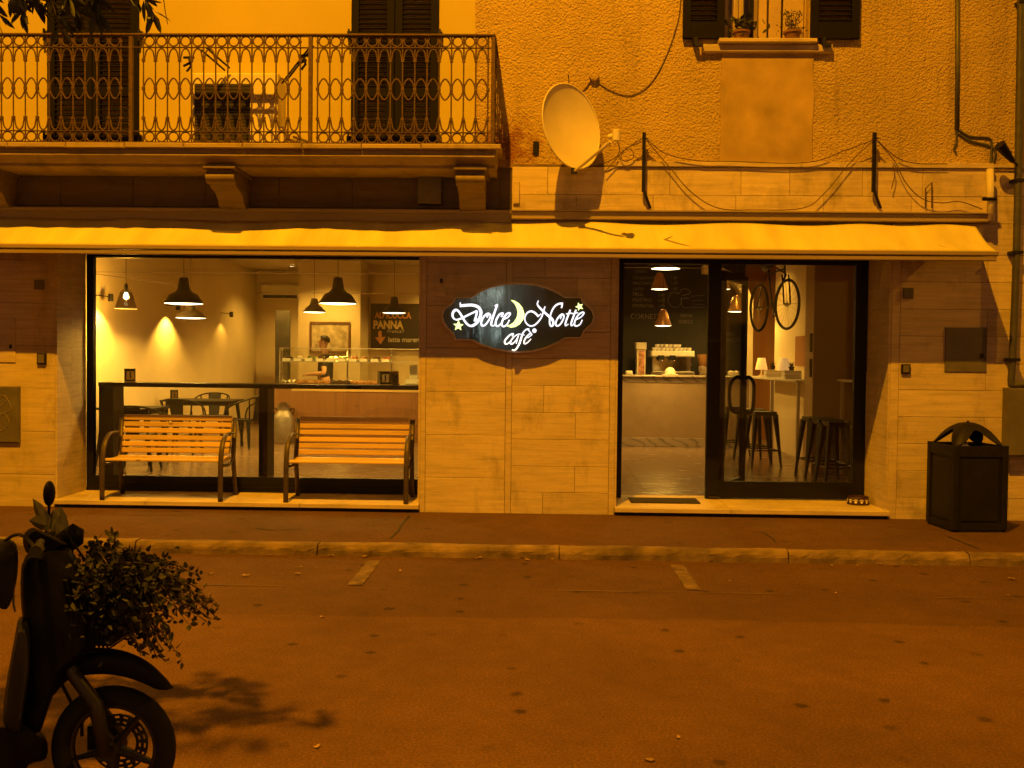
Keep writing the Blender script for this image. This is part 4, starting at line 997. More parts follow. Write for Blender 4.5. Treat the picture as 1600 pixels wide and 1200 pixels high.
BCT = thing('back_counter', 'dark counter along the blackboard wall carrying the coffee machine', 'counter', (1.8, 8.3, FLOOR))
MB().box(.7, 3.35, 8.05, 8.85, FLOOR, 1.26).build('cabinet_body', MT['brownwall'], BCT)
MB().box(.68, 3.37, 8.02, 8.88, 1.261, 1.30).build('worktop', MT['steel'], BCT)

# glass display case with trays and pastries
DS = thing('display_case', 'glass pastry display case on the wooden counter', 'display case', (-3, CY + .1, 1.14))
d0, d1 = at(437, 560, CY + .05).x, -1.0; dz1 = at(540, 545, CY + .05).z; dzs = at(540, 565, CY + .05).z
MB().box(d0, d1, CY + .05, CY + .056, 1.142, dz1).build('front_glass', MT['glass_thin'], DS)
MB().box(d0, d0 + .006, CY + .057, CY + .55, 1.142, dz1).build('end_glass', MT['glass_thin'], DS)
MB().box(d0, d1, CY + .057, CY + .55, dz1, dz1 + .008).build('top_glass', MT['glass_thin'], DS)
MB().box(d0 + .01, d1, CY + .07, CY + .40, dzs - .014, dzs).build('glass_shelf', MT['steel'], DS)
MB().box(d0, d1, CY + .046, CY + .0495, dz1 - .002, dz1 + .010).box(d0 - .002, d0 + .012, CY + .045, CY + .0495, 1.142, dz1).build('edge_trim', MT['steel'], DS)
for px in (437, 540, 609): xq = at(px, 560, CY + .3).x; MB().box(xq, xq + .02, CY + .41, CY + .43, 1.142, dz1).build('stand', MT['steel'], DS)
MB().box(d0 + .02, d1, CY + .06, CY + .54, 1.1415, 1.150).build('base_tray', MT['white'], DS)
def lamp_light(name, loc, watts, size, target=None, blend=.6, c=WARM, soft=.03):
    l = bpy.data.lights.new(name, 'SPOT'); l.energy = watts; l.color = c; l.spot_size = R(size); l.spot_blend = blend; l.shadow_soft_size = soft
    o = bpy.data.objects.new(name, l); col.objects.link(o); o.location = loc
    if target is not None: o.rotation_euler = (Vector(target) - Vector(loc)).to_track_quat('-Z', 'Y').to_euler()
    return o
fillings = [('choc', 'dark chocolate'), ('sugar', 'pale cream'), ('green', 'green salad'), ('choc', 'brown chocolate'), ('sugar', 'white icing'), ('green', 'leafy green'), ('tomato', 'red tomato'), ('crust', 'golden crust'), ('choc', 'very dark glazed'), ('tomato', 'mixed red')]
ordn = ['first', 'second', 'third', 'fourth', 'fifth', 'sixth', 'seventh', 'eighth', 'ninth', 'tenth']
for i, (mm, nm) in enumerate(fillings):
    px = 450 + i * 17.1; q = at(px, 562, CY + .16)
    t = thing('food_tray', f'steel tray of {nm} food, {ordn[i]} along the display shelf', 'tray', (q.x, CY + .2, dzs), 0, 'food trays on the display shelf')
    MB().box(q.x - .075, q.x + .075, CY + .12, CY + .34, dzs + .001, dzs + .03).build('dish', MT['steel'], t)
    b = MB(); r2 = random.Random(i)
    for k in range(7): b.lathe([(0, -.012), (.03, 0), (.022, .025), (0, .035)], (q.x + r2.uniform(-.05, .05), CY + r2.uniform(.15, .3), dzs + .04 + r2.uniform(0, .02)), 7)
    b.build('food', MT[mm], t, True)
    MB().box(q.x - .07, q.x + .055, CY + .074, CY + .078, dzs + .001, dzs + .05).build('price_card', MT['paper'], t)
def croissant(loc, mat, k, lab, grp):
    b = MB(); pts = []; rs = []
    for i in range(11):
        a = -1.25 + 2.5 * i / 10; pts.append(Vector(loc) + Vector((.085 * math.sin(a), -.05 * math.cos(a) + .04, .03 + .0 * i))); rs.append(.010 + .030 * math.cos(a * 1.18) ** 2 + (.004 if i % 2 else 0))
    b.tube(pts, rs, 9); o = b.build('croissant', MT[mat], None, True); tag(o, lab, 'pastry', grp)
for i in range(7): croissant((at(470 + i * 7.5, 598, CY + .2).x, CY + .12 + .05 * (i % 2), 1.152), 'crust', i, 'golden croissant in the row at the glass end of the case', 'golden croissants')
for i in range(6): croissant((at(521 + i * 5.5, 598, CY + .2).x, CY + .12 + .06 * (i % 2), 1.152), 'sugar' if i % 2 else 'choc', i, 'striped sugar-iced or chocolate croissant in the middle of the case', 'iced croissants')
for i in range(4): croissant((at(556 + i * 10, 598, CY + .2).x, CY + .12, 1.152), 'crust', i, 'plump round croissant near the bottles on the case floor', 'plump croissants')
tag(MB().box(at(556, 590, CY + .3).x, at(573, 590, CY + .3).x, CY + .30, CY + .38, 1.152, 1.21, ch=.01).build('napkin_stack', MT['paper'], None), 'stack of white napkins behind the croissants', 'napkins')
tag(MB().add([(at(440 + i * 3.2, 590, CY + .3).x, CY + .25 + .03 * (i % 3), 1.152 + (.05 if i % 2 else .015)) for i in range(16)] + [(at(440 + i * 3.2, 590, CY + .3).x, CY + .42, 1.155 + (.03 if i % 3 else .06)) for i in range(16)], [(i, i + 1, 17 + i, 16 + i) for i in range(15)]).build('paper_wrap', MT['paper'], None), 'crumpled white paper wrap at the glass end of the display case', 'paper')
cr = thing('cash_register', 'white cash register at the pier end of the counter', 'cash register', (at(642, 598, CY + .3).x, CY + .3, 1.15))
cl = cr.location
MB().box(cl.x - .09, cl.x + .14, CY + .2, CY + .5, 1.152, 1.24, ch=.02).build('body', MT['white'], cr)
MB().box(cl.x - .03, cl.x + .10, CY + .34, CY + .38, 1.24, 1.48, ch=.01).build('screen', MT['white'], cr)
for px, mm, lab in ((600, 'black', 'black napkin dispenser on the window bar near the pier'), (609, 'counterwood', 'brown napkin dispenser on the window bar near the pier')):
    pass

# window bar: a black shelf across the shop window
WB = thing('window_bar', 'black shelf counter running behind the shop window', 'counter', (-3, .95, FLOOR))
wz = at(400, 600, .8).z
MB().box(-4.74, -1.215, .76, 1.10, wz - .045, wz, ch=.004).build('shelf', MT['black'], WB)
MB().box(-4.74, -4.58, .78, 1.05, FLOOR, wz - .046).build('end_panel', MT['black'], WB)
MB().box(-3.0, -2.905, .78, 1.05, FLOOR, wz - .046).build('support_panel', MT['black'], WB)
def dispenser(loc, lab, m1='black'):
    t = thing('napkin_dispenser', lab, 'napkin dispenser', loc, R(28), 'napkin dispensers')
    MB().box(-.055, .055, -.05, .05, .012, .15, ch=.012).build('case', MT[m1], t, world=False)
    MB().box(-.04, .04, -.053, -.0505, .03, .12).build('face_plate', MT['chrome'], t, world=False)
    MB().box(-.06, .06, -.055, .055, 0, .012).build('base', MT['chrome'], t, world=False)
    MB().box(-.008, .006, -.0545, -.0532, .045, .11).build('lettering', MT['black'], t, world=False)
q = at(203, 600, .92); dispenser((q.x, .92, wz + .0005), 'black napkin dispenser on the window bar by the lit wall')
q = at(600, 601, .92); dispenser((q.x, .90, wz + .0005), 'black napkin dispenser on the window bar near the pier')
q = at(610, 601, .98); dispenser((q.x + .02, 1.03, wz + .0005), 'brown napkin dispenser on the window bar near the pier', 'counterwood')

# tables and metal armchairs
def table(lab, X, Y, Wd, Dp, H):
    t = thing('cafe_table', lab, 'table', (X, Y, FLOOR), 0, 'dark cafe tables')
    MB().box(-Wd / 2, Wd / 2, -Dp / 2, Dp / 2, H - .025, H, ch=.004).build('table_top', MT['blackmetal'], t, world=False)
    MB().box(-Wd / 2 + .08, Wd / 2 - .08, -Dp / 2 + .06, Dp / 2 - .06, H - .085, H - .026).build('apron', MT['blackmetal'], t, world=False)
    for sx in (-1, 1):
        for sy in (-1, 1):
            MB().tube([(sx * (Wd / 2 - .1), sy * (Dp / 2 - .08), H - .03), (sx * (Wd / 2 - .02), sy * (Dp / 2 - .02), 0)], [.032, .018], 6).build('leg', MT['blackmetal'], t, world=False)
    return t
q = at(307, 624, 5.8); table('dark metal cafe table with a napkin dispenser on it', q.x + .1, 5.8, 1.12, .7, q.z - FLOOR)
dispenser((at(274, 620, 5.8).x, 5.75, q.z + .001), 'black napkin dispenser on the dark cafe table')
q = at(205, 636, 3.4); table('dark cafe table close to the window panel', q.x + .02, 3.4, .75, .7, q.z - FLOOR)
def armchair():
    t = thing('metal_armchair', 'x', 'armchair', (0, 0, FLOOR), 0, 'dark metal armchairs')
    MB().box(-.19, .19, -.19, .19, .43, .455, ch=.004).build('seat', MT['blackmetal'], t, world=False)
    for sx in (-1, 1):
        for sy in (-1, 1):
            MB().tube([(sx * .165, sy * .165, .44), (sx * .235, sy * .225, 0)], [.034, .016], 6).build('leg', MT['blackmetal'], t, world=False)
    MB().tube(catmull([(-.27, -.18, .44), (-.29, -.15, .60), (-.29, 0, .70), (-.24, .20, .77), (-.10, .27, .81), (.10, .27, .81), (.24, .20, .77), (.29, 0, .70), (.29, -.15, .60), (.27, -.18, .44)], 5), .013, 7).build('arm_loop', MT['blackmetal'], t, True, world=False)
    MB().prism([(-.08, .44), (.08, .44), (.105, .80), (-.105, .80)], lambda u, v, d_: (u, .19 + (v - .44) * .2 + d_, v), 0, .012).build('backplate', MT['blackmetal'], t, world=False)
    for sx in (-1, 1): MB().tube([(sx * .17, .19, .45), (sx * .22, .22, .77)], .012, 6).build('back_stay', MT['blackmetal'], t, world=False)
    return t
a0_ = armchair()
chs = [((285, 660), 4.7, math.pi, 'dark metal armchair with its back to the window, before the table'), ((383, 690), 5.7, -math.pi / 2 - .3, 'dark metal armchair sideways beside the window mullion'), ((215, 690), 2.6, math.pi + .1, 'dark metal armchair near the window, half hidden by the bench'), ((330, 690), 6.6, .1, 'dark metal armchair on the far side of the table')]
for i, (pp, Y, rz, lab) in enumerate(chs):
    X = at(pp[0], pp[1], Y).x
    if i == 0: a0_.location = (X, Y, FLOOR); a0_.rotation_euler = (0, 0, rz); a0_['label'] = lab
    else: copy_tree(a0_, (X, Y, FLOOR), rz, lab)
# bar stools
def stool():
    t = thing('bar_stool', 'x', 'stool', (0, 0, FLOOR), 0, 'black metal bar stools')
    MB().box(-.155, .155, -.155, .155, .735, .755, ch=.006).build('seat', MT['blackmetal'], t, world=False)
    MB().box(-.15, .15, -.15, .15, .70, .734).build('seat_skirt', MT['blackmetal'], t, world=False)
    for sx in (-1, 1):
        for sy in (-1, 1):
            MB().tube([(sx * .135, sy * .135, .72), (sx * .205, sy * .205, 0)], [.040, .016], 6).build('leg', MT['blackmetal'], t, world=False)
    for k in range(4):
        m4 = Matrix.Rotation(k * math.pi / 2, 4, 'Z')
        MB().tube([m4 @ Vector((-.175, -.175, .22)), m4 @ Vector((.175, -.175, .22))], .010, 6).build('foot_rail', MT['chrome' if k == 3 else 'blackmetal'], t, world=False)
    return t
s0 = stool()
sts = [(3.53, 1.95, 'black metal stool nearest the glass, front of its row'), (3.53, 2.38, 'black metal stool in the middle of the row nearest the glass'), (3.53, 2.84, 'black metal stool at the back of the row nearest the glass'),
       (3.12, 4.1, 'black metal stool at the near end of the far wall shelf'), (3.12, 4.75, 'black metal stool in the middle of the far wall shelf'), (2.98, 5.5, 'black metal stool behind the open door leaf handle')]
for i, (X, Y, lab) in enumerate(sts):
    if i == 0: s0.location = (X, Y, FLOOR); s0['label'] = lab
    else: copy_tree(s0, (X, Y, FLOOR), .03 * i, lab)
# wall shelves with books, lamps, plants
def wallshelf(lab, X0, X1, Y0_, Y1_, z):
    t = thing('wall_shelf', lab, 'shelf', (X1, Y0_, z), 0, 'wall shelves with stools')
    MB().box(X0, X1, Y0_, Y1_, z - .03, z, ch=.004).build('board', MT['cream'], t)
    for yy in (Y0_ + .05, (Y0_ + Y1_) / 2, Y1_ - .1): MB().box(X0 + .03, X0 + .07, yy, yy + .04, FLOOR, z - .031).build('support', MT['cream'], t)
    return t
wallshelf('pale wall shelf at the far side of the pilaster', 3.46, 3.918, 3.66, 6.85, 1.37)
wallshelf('pale wall shelf at the near side of the pilaster', 3.86, 4.348, .95, 3.17, 1.40)
def books(X, Y, z, n, lab, seed):
    t = thing('book_stack', lab, 'books', (X, Y, z), 0, 'book stacks on the wall shelves'); r2 = random.Random(seed); zz = z
    for k in range(n):
        hgt = r2.uniform(.022, .035); a = r2.uniform(-.1, .1)
        MB().box(-.12, .12, -.09, .09, zz + .0005, zz + hgt, m=Matrix.Translation((X, Y, 0)) @ Matrix.Rotation(a, 4, 'Z')).build('book', MT['cream' if k % 2 else 'paper'], t); zz += hgt
books(3.62, 5.7, 1.37, 4, 'low stack of pale books under the table lamps', 1)
books(3.62, 4.55, 1.37, 4, 'stack of pale books by the small spiky plant', 2)
books(4.05, 2.65, 1.40, 4, 'stack of pale books on the near shelf', 3)
def plantlet(X, Y, z, lab, hgt=.14):
    t = thing('succulent_plant', lab, 'plant', (X, Y, z), 0, 'little plants on the wall shelves')
    MB().lathe([(.03, 0), (.045, .06), (.04, .06), (.0, .055)], (X, Y, z), 12).build('pot', MT['black'], t, 'auto')
    b = MB()
    for k in range(12):
        a = k * 2.4; tip = Vector((X + .07 * math.cos(a), Y + .07 * math.sin(a), z + .06 + hgt * (.4 + .05 * (k % 5)))); c0 = Vector((X, Y, z + .05)); sd = Vector((-math.sin(a), math.cos(a), 0)) * .014
        b.add([c0 - sd, c0 + sd, tip], [(0, 1, 2)])
    b.build('leaves', MT['foliage'], t)
plantlet(3.62, 5.7, 1.49, 'spiky succulent on the book stack under the lamps'); plantlet(3.62, 4.55, 1.49, 'spiky succulent on the book stack by the niche'); plantlet(4.05, 2.65, 1.51, 'dark succulent on the near shelf books', .08)
def tablelamp(X, Y, z, lab):
    t = thing('table_lamp', lab, 'lamp', (X, Y, z), 0, 'cream table lamps')
    MB().lathe([(.05, 0), (.055, .012), (.015, .03), (.012, .12)], (X, Y, z), 14).build('base', MT['cream'], t, 'auto')
    MB().lathe([(.10, .11), (.06, .30), (.058, .30), (.097, .112)], (X, Y, z), 18, cap=False).build('lamp_shade', emit('lit_shade', (1, .66, .22), .35), t, True)
tablelamp(3.62, 6.5, 1.37, 'cream table lamp at the far end of the wall shelf'); tablelamp(3.66, 5.15, 1.37, 'cream table lamp in front of the niche')
tag(MB().lathe([(.035, 0), (.04, .02), (.04, .12), (.02, .15), (.02, .17), (0, .17)], (4.0, 2.05, 1.40), 12).build('glass_jar', MT['steel'], None, 'auto'), 'small glossy jar on the near shelf', 'jar')
tag(MB().box(3.905, 3.918, 4.9, 5.5, 1.55, 2.0).build('wall_niche', MT['orange'], None), 'small orange niche panel on the lit cream wall', 'niche')
for yy, z0 in ((3.25, 1.75), (3.25, 1.42)): tag(MB().box(3.535, 3.559, yy, yy + .05, z0, z0 + .24, ch=.005).build('wall_thermostat', MT['black'], None), 'slim dark %s fitting on the pilaster edge' % ('upper' if z0 > 1.6 else 'lower'), 'switch')

# bicycle hung high on the wall
BK = thing('hanging_bicycle', 'old bicycle hung high over the stools', 'bicycle', (3.3, 3.9, 2.0))
mb_ = Matrix.Translation((3.22, 4.05, 0)) @ Matrix.Rotation(R(99), 4, 'Z')      # local x: along the bike
zw = 2.38; wr = .325
def bt(pts, r_): return MB().tube([mb_ @ Vector(p) for p in pts], r_, 7)
for i, cxw in enumerate((-.50, .50)):
    mw = mb_ @ Matrix.Translation((cxw, 0, zw)) @ Matrix.Rotation(R(5 if i == 0 else 0), 4, 'Z')
    wheel = MB().tube([mw @ Vector((wr * math.cos(k * math.pi / 16), 0, wr * math.sin(k * math.pi / 16))) for k in range(32)], .019, 8, closed=True).build('wheel', MT['tyre'], BK, True)
    b = MB()
    for k in range(18): b.tube([mw @ Vector((0, 0, 0)), mw @ Vector(((wr - .02) * math.cos(k * math.pi / 9), 0, (wr - .02) * math.sin(k * math.pi / 9)))], .0022, 4)
    b.tube([mw @ Vector((0, -.04, 0)), mw @ Vector((0, .04, 0))], .02, 8); b.build('spokes', MT['chrome'], wheel)
for nm, pts, r_ in (('frame_tube', [(-.42, 0, zw + .42), (-.10, 0, zw + .52)], .014), ('frame_tube', [(-.44, 0, zw + .40), (.02, 0, zw - .02)], .015), ('frame_tube', [(.02, 0, zw - .02), (.16, 0, zw + .52)], .014), ('frame_tube', [(-.40, 0, zw + .48), (.15, 0, zw + .46)], .014), ('chain_stay', [(.02, .04, zw - .02), (.50, .04, zw)], .009), ('seat_stay', [(.15, .04, zw + .45), (.50, .04, zw)], .008), ('fork', [(-.42, .045, zw + .40), (-.47, .045, zw + .2), (-.50, .045, zw)], .011), ('fork', [(-.42, -.045, zw + .40), (-.47, -.045, zw + .2), (-.50, -.045, zw)], .011), ('stem', [(-.42, 0, zw + .38), (-.37, 0, zw + .62)], .014), ('handlebar', [(-.22, -.26, zw + .60), (-.36, -.22, zw + .64), (-.38, 0, zw + .62), (-.36, .22, zw + .64), (-.22, .26, zw + .60)], .012), ('crank', [(.02, -.06, zw - .02), (.12, -.06, zw - .14)], .010)):
    bt(pts, r_).build(nm, MT['black'], BK)
bt([(.05, 0, zw + .56), (.18, 0, zw + .57), (.30, 0, zw + .58)], [.025, .05, .075]).build('saddle', MT['black'], BK, True)
MB().lathe([(.095, -.006), (.095, .006)], mb_ @ Vector((.02, -.03, zw - .02)), 20, 'x').build('chainring', MT['chrome'], BK)
for yy in (-.3, .3): bt([(yy, 0, zw + .48), (yy, 0, IZ1)], .004).build('hanging_wire', MT['chrome'], BK)

# framed mirror-like picture, chalkboard, wall unit
pf = thing('framed_picture', 'brown framed picture behind the man at the counter', 'picture', at(515, 552, YB - .02))
p0, p1 = at(484, 551, YB - .03), at(547, 503, YB - .03); fw = .035
MB().box(p0.x, p1.x, YB - .035, YB - .002, p0.z, p0.z + fw).box(p0.x, p1.x, YB - .035, YB - .002, p1.z - fw, p1.z).box(p0.x, p0.x + fw, YB - .035, YB - .002, p0.z + fw, p1.z - fw).box(p1.x - fw, p1.x, YB - .035, YB - .002, p0.z + fw, p1.z - fw).build('frame', MT['frame_wood'], pf)
MB().box(p0.x + fw, p1.x - fw, YB - .012, YB - .003, p0.z + fw, p1.z - fw).build('print', MT['picture'], pf)
YC = YB + .88
ch = thing('chalkboard', 'chalkboard lettered albicocca, panna fresca and latte above the display case', 'chalkboard', at(615, 545, YC))
c0, c1 = at(579, 546, YC), at(680, 475, YC)
MB().box(c0.x, c1.x, YC - .02, YC + .015, c0.z, c1.z).build('board', MT['slate'], ch)
MB().box(c0.x - .03, c1.x, YC - .035, YC + .016, c1.z + .001, c1.z + .05).build('top_frame', MT['wallin'], ch)
def text(s, px, py, hpx, Y, mat, parent, nm='lettering', shear=0.0, sx=1.0, off=.0, extr=.001):
    cu = bpy.data.curves.new(nm, 'FONT'); cu.body = s; cu.extrude = extr; cu.offset = off; cu.shear = shear
    a = at(px, py, Y); sc = (at(px, py - hpx, Y).z - a.z) / .70
    cu.size = sc; cu.materials.append(MT[mat])
    tmp = bpy.data.objects.new(nm, cu); me = bpy.data.meshes.new_from_object(tmp); bpy.data.objects.remove(tmp); o = bpy.data.objects.new(nm, me); col.objects.link(o); o.rotation_euler = (math.pi / 2, 0, 0); o.scale = (sx, 1, 1)
    o.parent = parent; o.location = Vector((a.x, Y, a.z)) - Vector(parent.location); return o
YT = YC - .0225
text('ALBICOCCA', 586, 497, 9.5, YT, 'chalk_or', ch, sx=.74, off=.006); text('PANNA', 583, 513, 12, YT, 'chalk_ye', ch, sx=.80, off=.010)
text('Fresca!!', 604, 520, 5.5, YT, 'chalk', ch, shear=.3, sx=1.1); text('latte maremma', 606, 534, 7.5, YT, 'chalk', ch, sx=1.0, off=.003)
MB().prism([sp(a, b_, YT) for a, b_ in ((591, 517), (596, 517), (596.5, 527), (603, 526), (594.5, 538), (586, 527), (591.5, 527))], lambda u, v, d_: (u, d_, v), YT, YT + .002).build('arrow', MT['chalk_or'], ch)
mn = thing('menu_lettering', 'faint chalk menu written across the black wall behind the bar', 'menu', (1.8, YB - .002, 2))
YM = YB - .003
for s, px, py, hp_ in (('CREMA', 992, 426, 4.5), ('CIOCCOLATO', 989, 436, 4.5), ('MACCHIATO', 989, 444.5, 4.5), ('LATTE', 989, 454, 4.5), ('TRILLI', 988, 462, 5), ('FRUTTINO', 988, 471, 5), ('CREMATINI', 988, 480, 5), ('CORNETTINI', 985, 498, 8), ('GRANI', 1062, 495, 5), ('GOCCE', 1060, 505, 5), ('CCINO', 1126, 524, 5), ('MACCHIATO', 1130, 534, 5.5), ('ING', 1127, 508, 4.5), ('TINI', 1128, 500, 4.5)):
    text(s, px, py, hp_, YM, 'chalk_dim', mn, sx=.9, extr=.0005)
for k, (px, py) in enumerate(((1048, 436), (1048, 444), (1048, 453), (1028, 463), (1028, 471), (1028, 480))): text('1,%d0' % (2 + k), px, py, 4.2, YM, 'chalk_dim', mn, extr=.0005)
def chalkline(pts, r_=.006): MB().tube(catmull([at(a, b_, YM) for a, b_ in pts], 5), r_, 5).build('chalk_drawing', MT['chalk_dim'], mn)
chalkline([(1062, 459), (1050, 457), (1044, 468), (1048, 478), (1058, 480), (1064, 474), (1065, 466)]); chalkline([(1064, 465), (1065, 476), (1069, 481), (1080, 480), (1102, 480)]); chalkline([(1064, 466), (1077, 466)]); chalkline([(1080, 463), (1101, 461)], .004); chalkline([(1080, 470), (1098, 469)], .004); chalkline([(1081, 475), (1101, 476)], .004); chalkline([(1062, 457), (1066, 452), (1074, 452), (1078, 458), (1066, 462)])
tag(MB().box(at(407, 465, IY1 - .2).x, at(473, 465, IY1 - .2).x, IY1 - .24, IY1 - .003, at(440, 467, IY1 - .2).z, at(440, 444, IY1 - .2).z, ch=.03).build('indoor_air_conditioner', MT['cream'], None), 'white indoor air conditioner high on the back wall', 'air conditioner')
tag(MB().box(at(411, 466, IY1 - .24).x, at(464, 466, IY1 - .24).x, IY1 - .245, IY1 - .2405, at(440, 466, IY1 - .24).z, at(440, 461, IY1 - .24).z).build('air_outlet', MT['black'], bpy.data.objects['indoor_air_conditioner']))

# milk churn by the counter end
mc = at(443, 690, CY - .25); mk = thing('milk_churn', 'old steel milk churn standing at the wooden counter end', 'milk churn', (mc.x, CY - .25, FLOOR))
MB().lathe([(.15, .0), (.165, .02), (.165, .42), (.15, .47), (.10, .53), (.095, .56), (.115, .60)], (mc.x, CY - .25, FLOOR), 26).build('body', MT['steel'], mk, 'auto')
MB().lathe([(.118, .60), (.12, .63), (.08, .67), (.03, .69), (0, .69)], (mc.x, CY - .25, FLOOR), 22).build('lid', MT['chrome'], mk, 'auto')
for s in (-1, 1): MB().tube(catmull([(mc.x + s * .10, CY - .25, FLOOR + .55), (mc.x + s * .17, CY - .25, FLOOR + .58), (mc.x + s * .16, CY - .25, FLOOR + .49), (mc.x + s * .13, CY - .25, FLOOR + .46)], 4), .010, 6).build('handle', MT['black'], mk, True)

# coffee machine, grinder, dispenser, cups
YK = 8.2; wt = 1.30
CM = thing('coffee_machine', 'wide chrome espresso machine with cups stacked on top', 'coffee machine', (at(1050, 580, YK).x, YK, wt))
k0, k1 = at(1017, 560, YK).x, at(1084, 560, YK).x; kz = at(1050, 548, YK).z; kz1 = at(1050, 557, YK).z
MB().box(k0 + .03, k1 - .03, YK + .02, YK + .45, wt + .10, kz, ch=.02).build('boiler_body', MT['chrome'], CM)
MB().box(k0, k1, YK - .10, YK + .45, kz1 - .005, kz, ch=.02).build('cup_tray', MT['white'], CM)
MB().box(k0, k1, YK - .14, YK + .40, wt + .05, wt + .10, ch=.012).build('drip_tray', MT['chrome'], CM)
MB().box(k0 + .02, k1 - .02, YK - .145, YK - .1405, wt + .1005, wt + .115).build('drip_trim', MT['white'], CM)
for xq in (k0 + .03, k1 - .08): MB().box(xq, xq + .05, YK, YK + .3, wt, wt + .05).build('foot', MT['black'], CM)
for px in (1033, 1051):
    xq = at(px, 555, YK - .12).x
    gq = MB().box(xq - .05, xq + .05, YK - .16, YK - .101, kz1 - .06, kz1 + .02, ch=.008).build('group_head', MT['black'], CM)
    MB().lathe([(.04, -.09), (.045, -.06), (.03, -.061)], (xq, YK - .13, kz1), 14).tube([(xq, YK - .13, kz1 - .07), (xq, YK - .28, kz1 - .09)], .014, 7).build('portafilter', MT['chrome'], gq, True)
r2 = random.Random(3); ncup = 0
for row in range(2):
    for i in range(9 if row == 0 else 6):
        X = k0 + .06 + i * (k1 - k0 - .1) / 8.6 + row * .05; Yq = YK + .0 + r2.uniform(-.02, .04); z0 = kz + .0005 + row * .058
        o = MB().lathe([(.024, 0), (.040, .02), (.042, .055), (.038, .055), (.03, .012), (0, .010)], (X, Yq, z0), 14).build('coffee_cup', MT['white'], None, 'auto')
        tag(o, 'white espresso cup in the %s row on top of the coffee machine' % ('lower' if row == 0 else 'upper'), 'cup', 'espresso cups, %s row' % ('lower' if row == 0 else 'upper'))
gz = at(1098, 560, YK)
GR = thing('coffee_grinder', 'coffee grinder with clear hopper beside the door post', 'coffee grinder', (gz.x, YK, wt))
MB().box(gz.x - .08, gz.x + .08, YK - .08, YK + .12, wt, wt + .22, ch=.02).build('body', MT['chrome'], GR)
MB().lathe([(.06, .22), (.10, .36), (.10, .42), (.0, .43)], (gz.x, YK, wt), 18).build('hopper', MT['copper'], GR, 'auto')
vz = at(1001, 560, YK)
VM = thing('tall_dispenser', 'narrow cream drinks dispenser with a bright picture front', 'dispenser', (vz.x, YK, wt))
vt = at(1001, 535, YK).z
MB().box(vz.x - .095, vz.x + .095, YK - .08, YK + .15, vt - .13, vt, ch=.012).build('head', MT['cream'], VM)
MB().box(vz.x - .075, vz.x + .085, YK - .05, YK + .15, wt, vt - .131, ch=.008).build('body', MT['cream'], VM)
MB().box(vz.x - .045, vz.x + .065, YK - .054, YK - .0505, wt + .05, vt - .15).build('picture_front', M('dispenser_print', (.55, .25, .15), .3, var=.7, vs=14), VM)
q = at(983, 575, CY + .2); tag(MB().box(q.x - .055, q.x + .055, CY + .15, CY + .25, 1.363, 1.43, ch=.015).build('sugar_box', MT['cream'], None), 'small cream sugar box on the marble bar near the doorway', 'box')
tq = at(1047, 575, CY + .2)
TP = thing('napkin_holder', 'rounded white napkin holder on the marble bar before the coffee machine', 'napkin holder', (tq.x, CY + .2, 1.363))
MB().box(tq.x - .12, tq.x + .12, CY + .10, CY + .28, 1.363, 1.385, ch=.008).build('tray', MT['cream'], TP)
MB().lathe([(.09, .03), (.085, .09), (.05, .13), (0, .145)], (tq.x, CY + .19, 1.356), 18).build('dome', MT['white'], TP, 'auto')
for i, px in enumerate((1128, 1142, 1150)):
    q = at(px, 578, CY + .3); tag(MB().lathe([(.05, 0), (.055, .01), (.055, .07 + .03 * (i == 0)), (.03, .08 + .03 * (i == 0)), (0, .09 + .03 * (i == 0))], (q.x, CY + .3, 1.3625), 14).build('sweet_jar', MT['cream'], None, 'auto'), ['tall cream jar on the bar just past the door post', 'squat cream jar in the middle of three on the bar', 'squat cream jar nearest the open leaf on the bar'][i], 'jar')

# ------------------------------------------------------------------ pendant lamps
def pendant(px, pyb, Y, dia, hgt, mat, lab, watts, name='pendant_lamp', inner_on=True, style='bell', size=168):
    c = at(px, pyb, Y); r_ = dia / 2
    t = thing(name, lab, 'lamp', c, 0, 'pendant lamps in the cafe')
    if style == 'bell': prof = [(.035, hgt), (.05, hgt * .97), (.07, hgt * .55), (.10, hgt * .44), (r_ * .72, hgt * .34), (r_ * .86, hgt * .18), (r_, .012), (r_, 0), (r_ - .006, .002), (r_ * .70, hgt * .31), (.09, hgt * .40)]
    else: prof = [(.02, hgt), (.045, hgt * .95), (r_ * .55, hgt * .72), (r_ * .75, hgt * .4), (r_, .01), (r_, 0), (r_ - .006, .002), (r_ * .70, hgt * .4), (r_ * .45, hgt * .7)]
    MB().lathe(prof, c, 30, cap=False).build('lamp_shade', MT[mat], t, 'auto')
    MB().lathe([(r_ * .97, .001), (r_ * .6, -.008), (0, -.012)], c, 26, cap=False).build('lit_inside', MT['shade_in'], t)
    MB().tube([c + Vector((0, 0, hgt)), (c.x, c.y, IZ1)], .004, 5).build('cord', MT['cable'], t)
    if watts:
        l = lamp_light('lamp_light', (0, 0, -.03), watts * 3.7, size, None, .25, WARM, .08); l.parent = t
    return t
pendant(287, 474.5, 1.45, .44, .30, 'black', 'large black bell pendant lamp above the bench with the meter cabinet', 26)
pendant(528, 474.5, 1.45, .43, .30, 'black', 'large black bell pendant lamp in front of the framed picture', 26)
pendant(298, 497, 4.2, .43, .22, 'shade_grey', 'grey enamel pendant lamp hanging just below the large black one', 30)
pendant(491, 488, 6.0, .36, .22, 'shade_grey', 'grey enamel pendant lamp near the indoor air conditioner', 30)
pendant(616, 489, 6.0, .38, .26, 'black', 'smaller black pendant lamp in front of the chalkboard', 34)
pendant(1040, 420, 4.6, .42, .10, 'shade_grey', 'wide flat pendant lamp at the top of the doorway', 12)
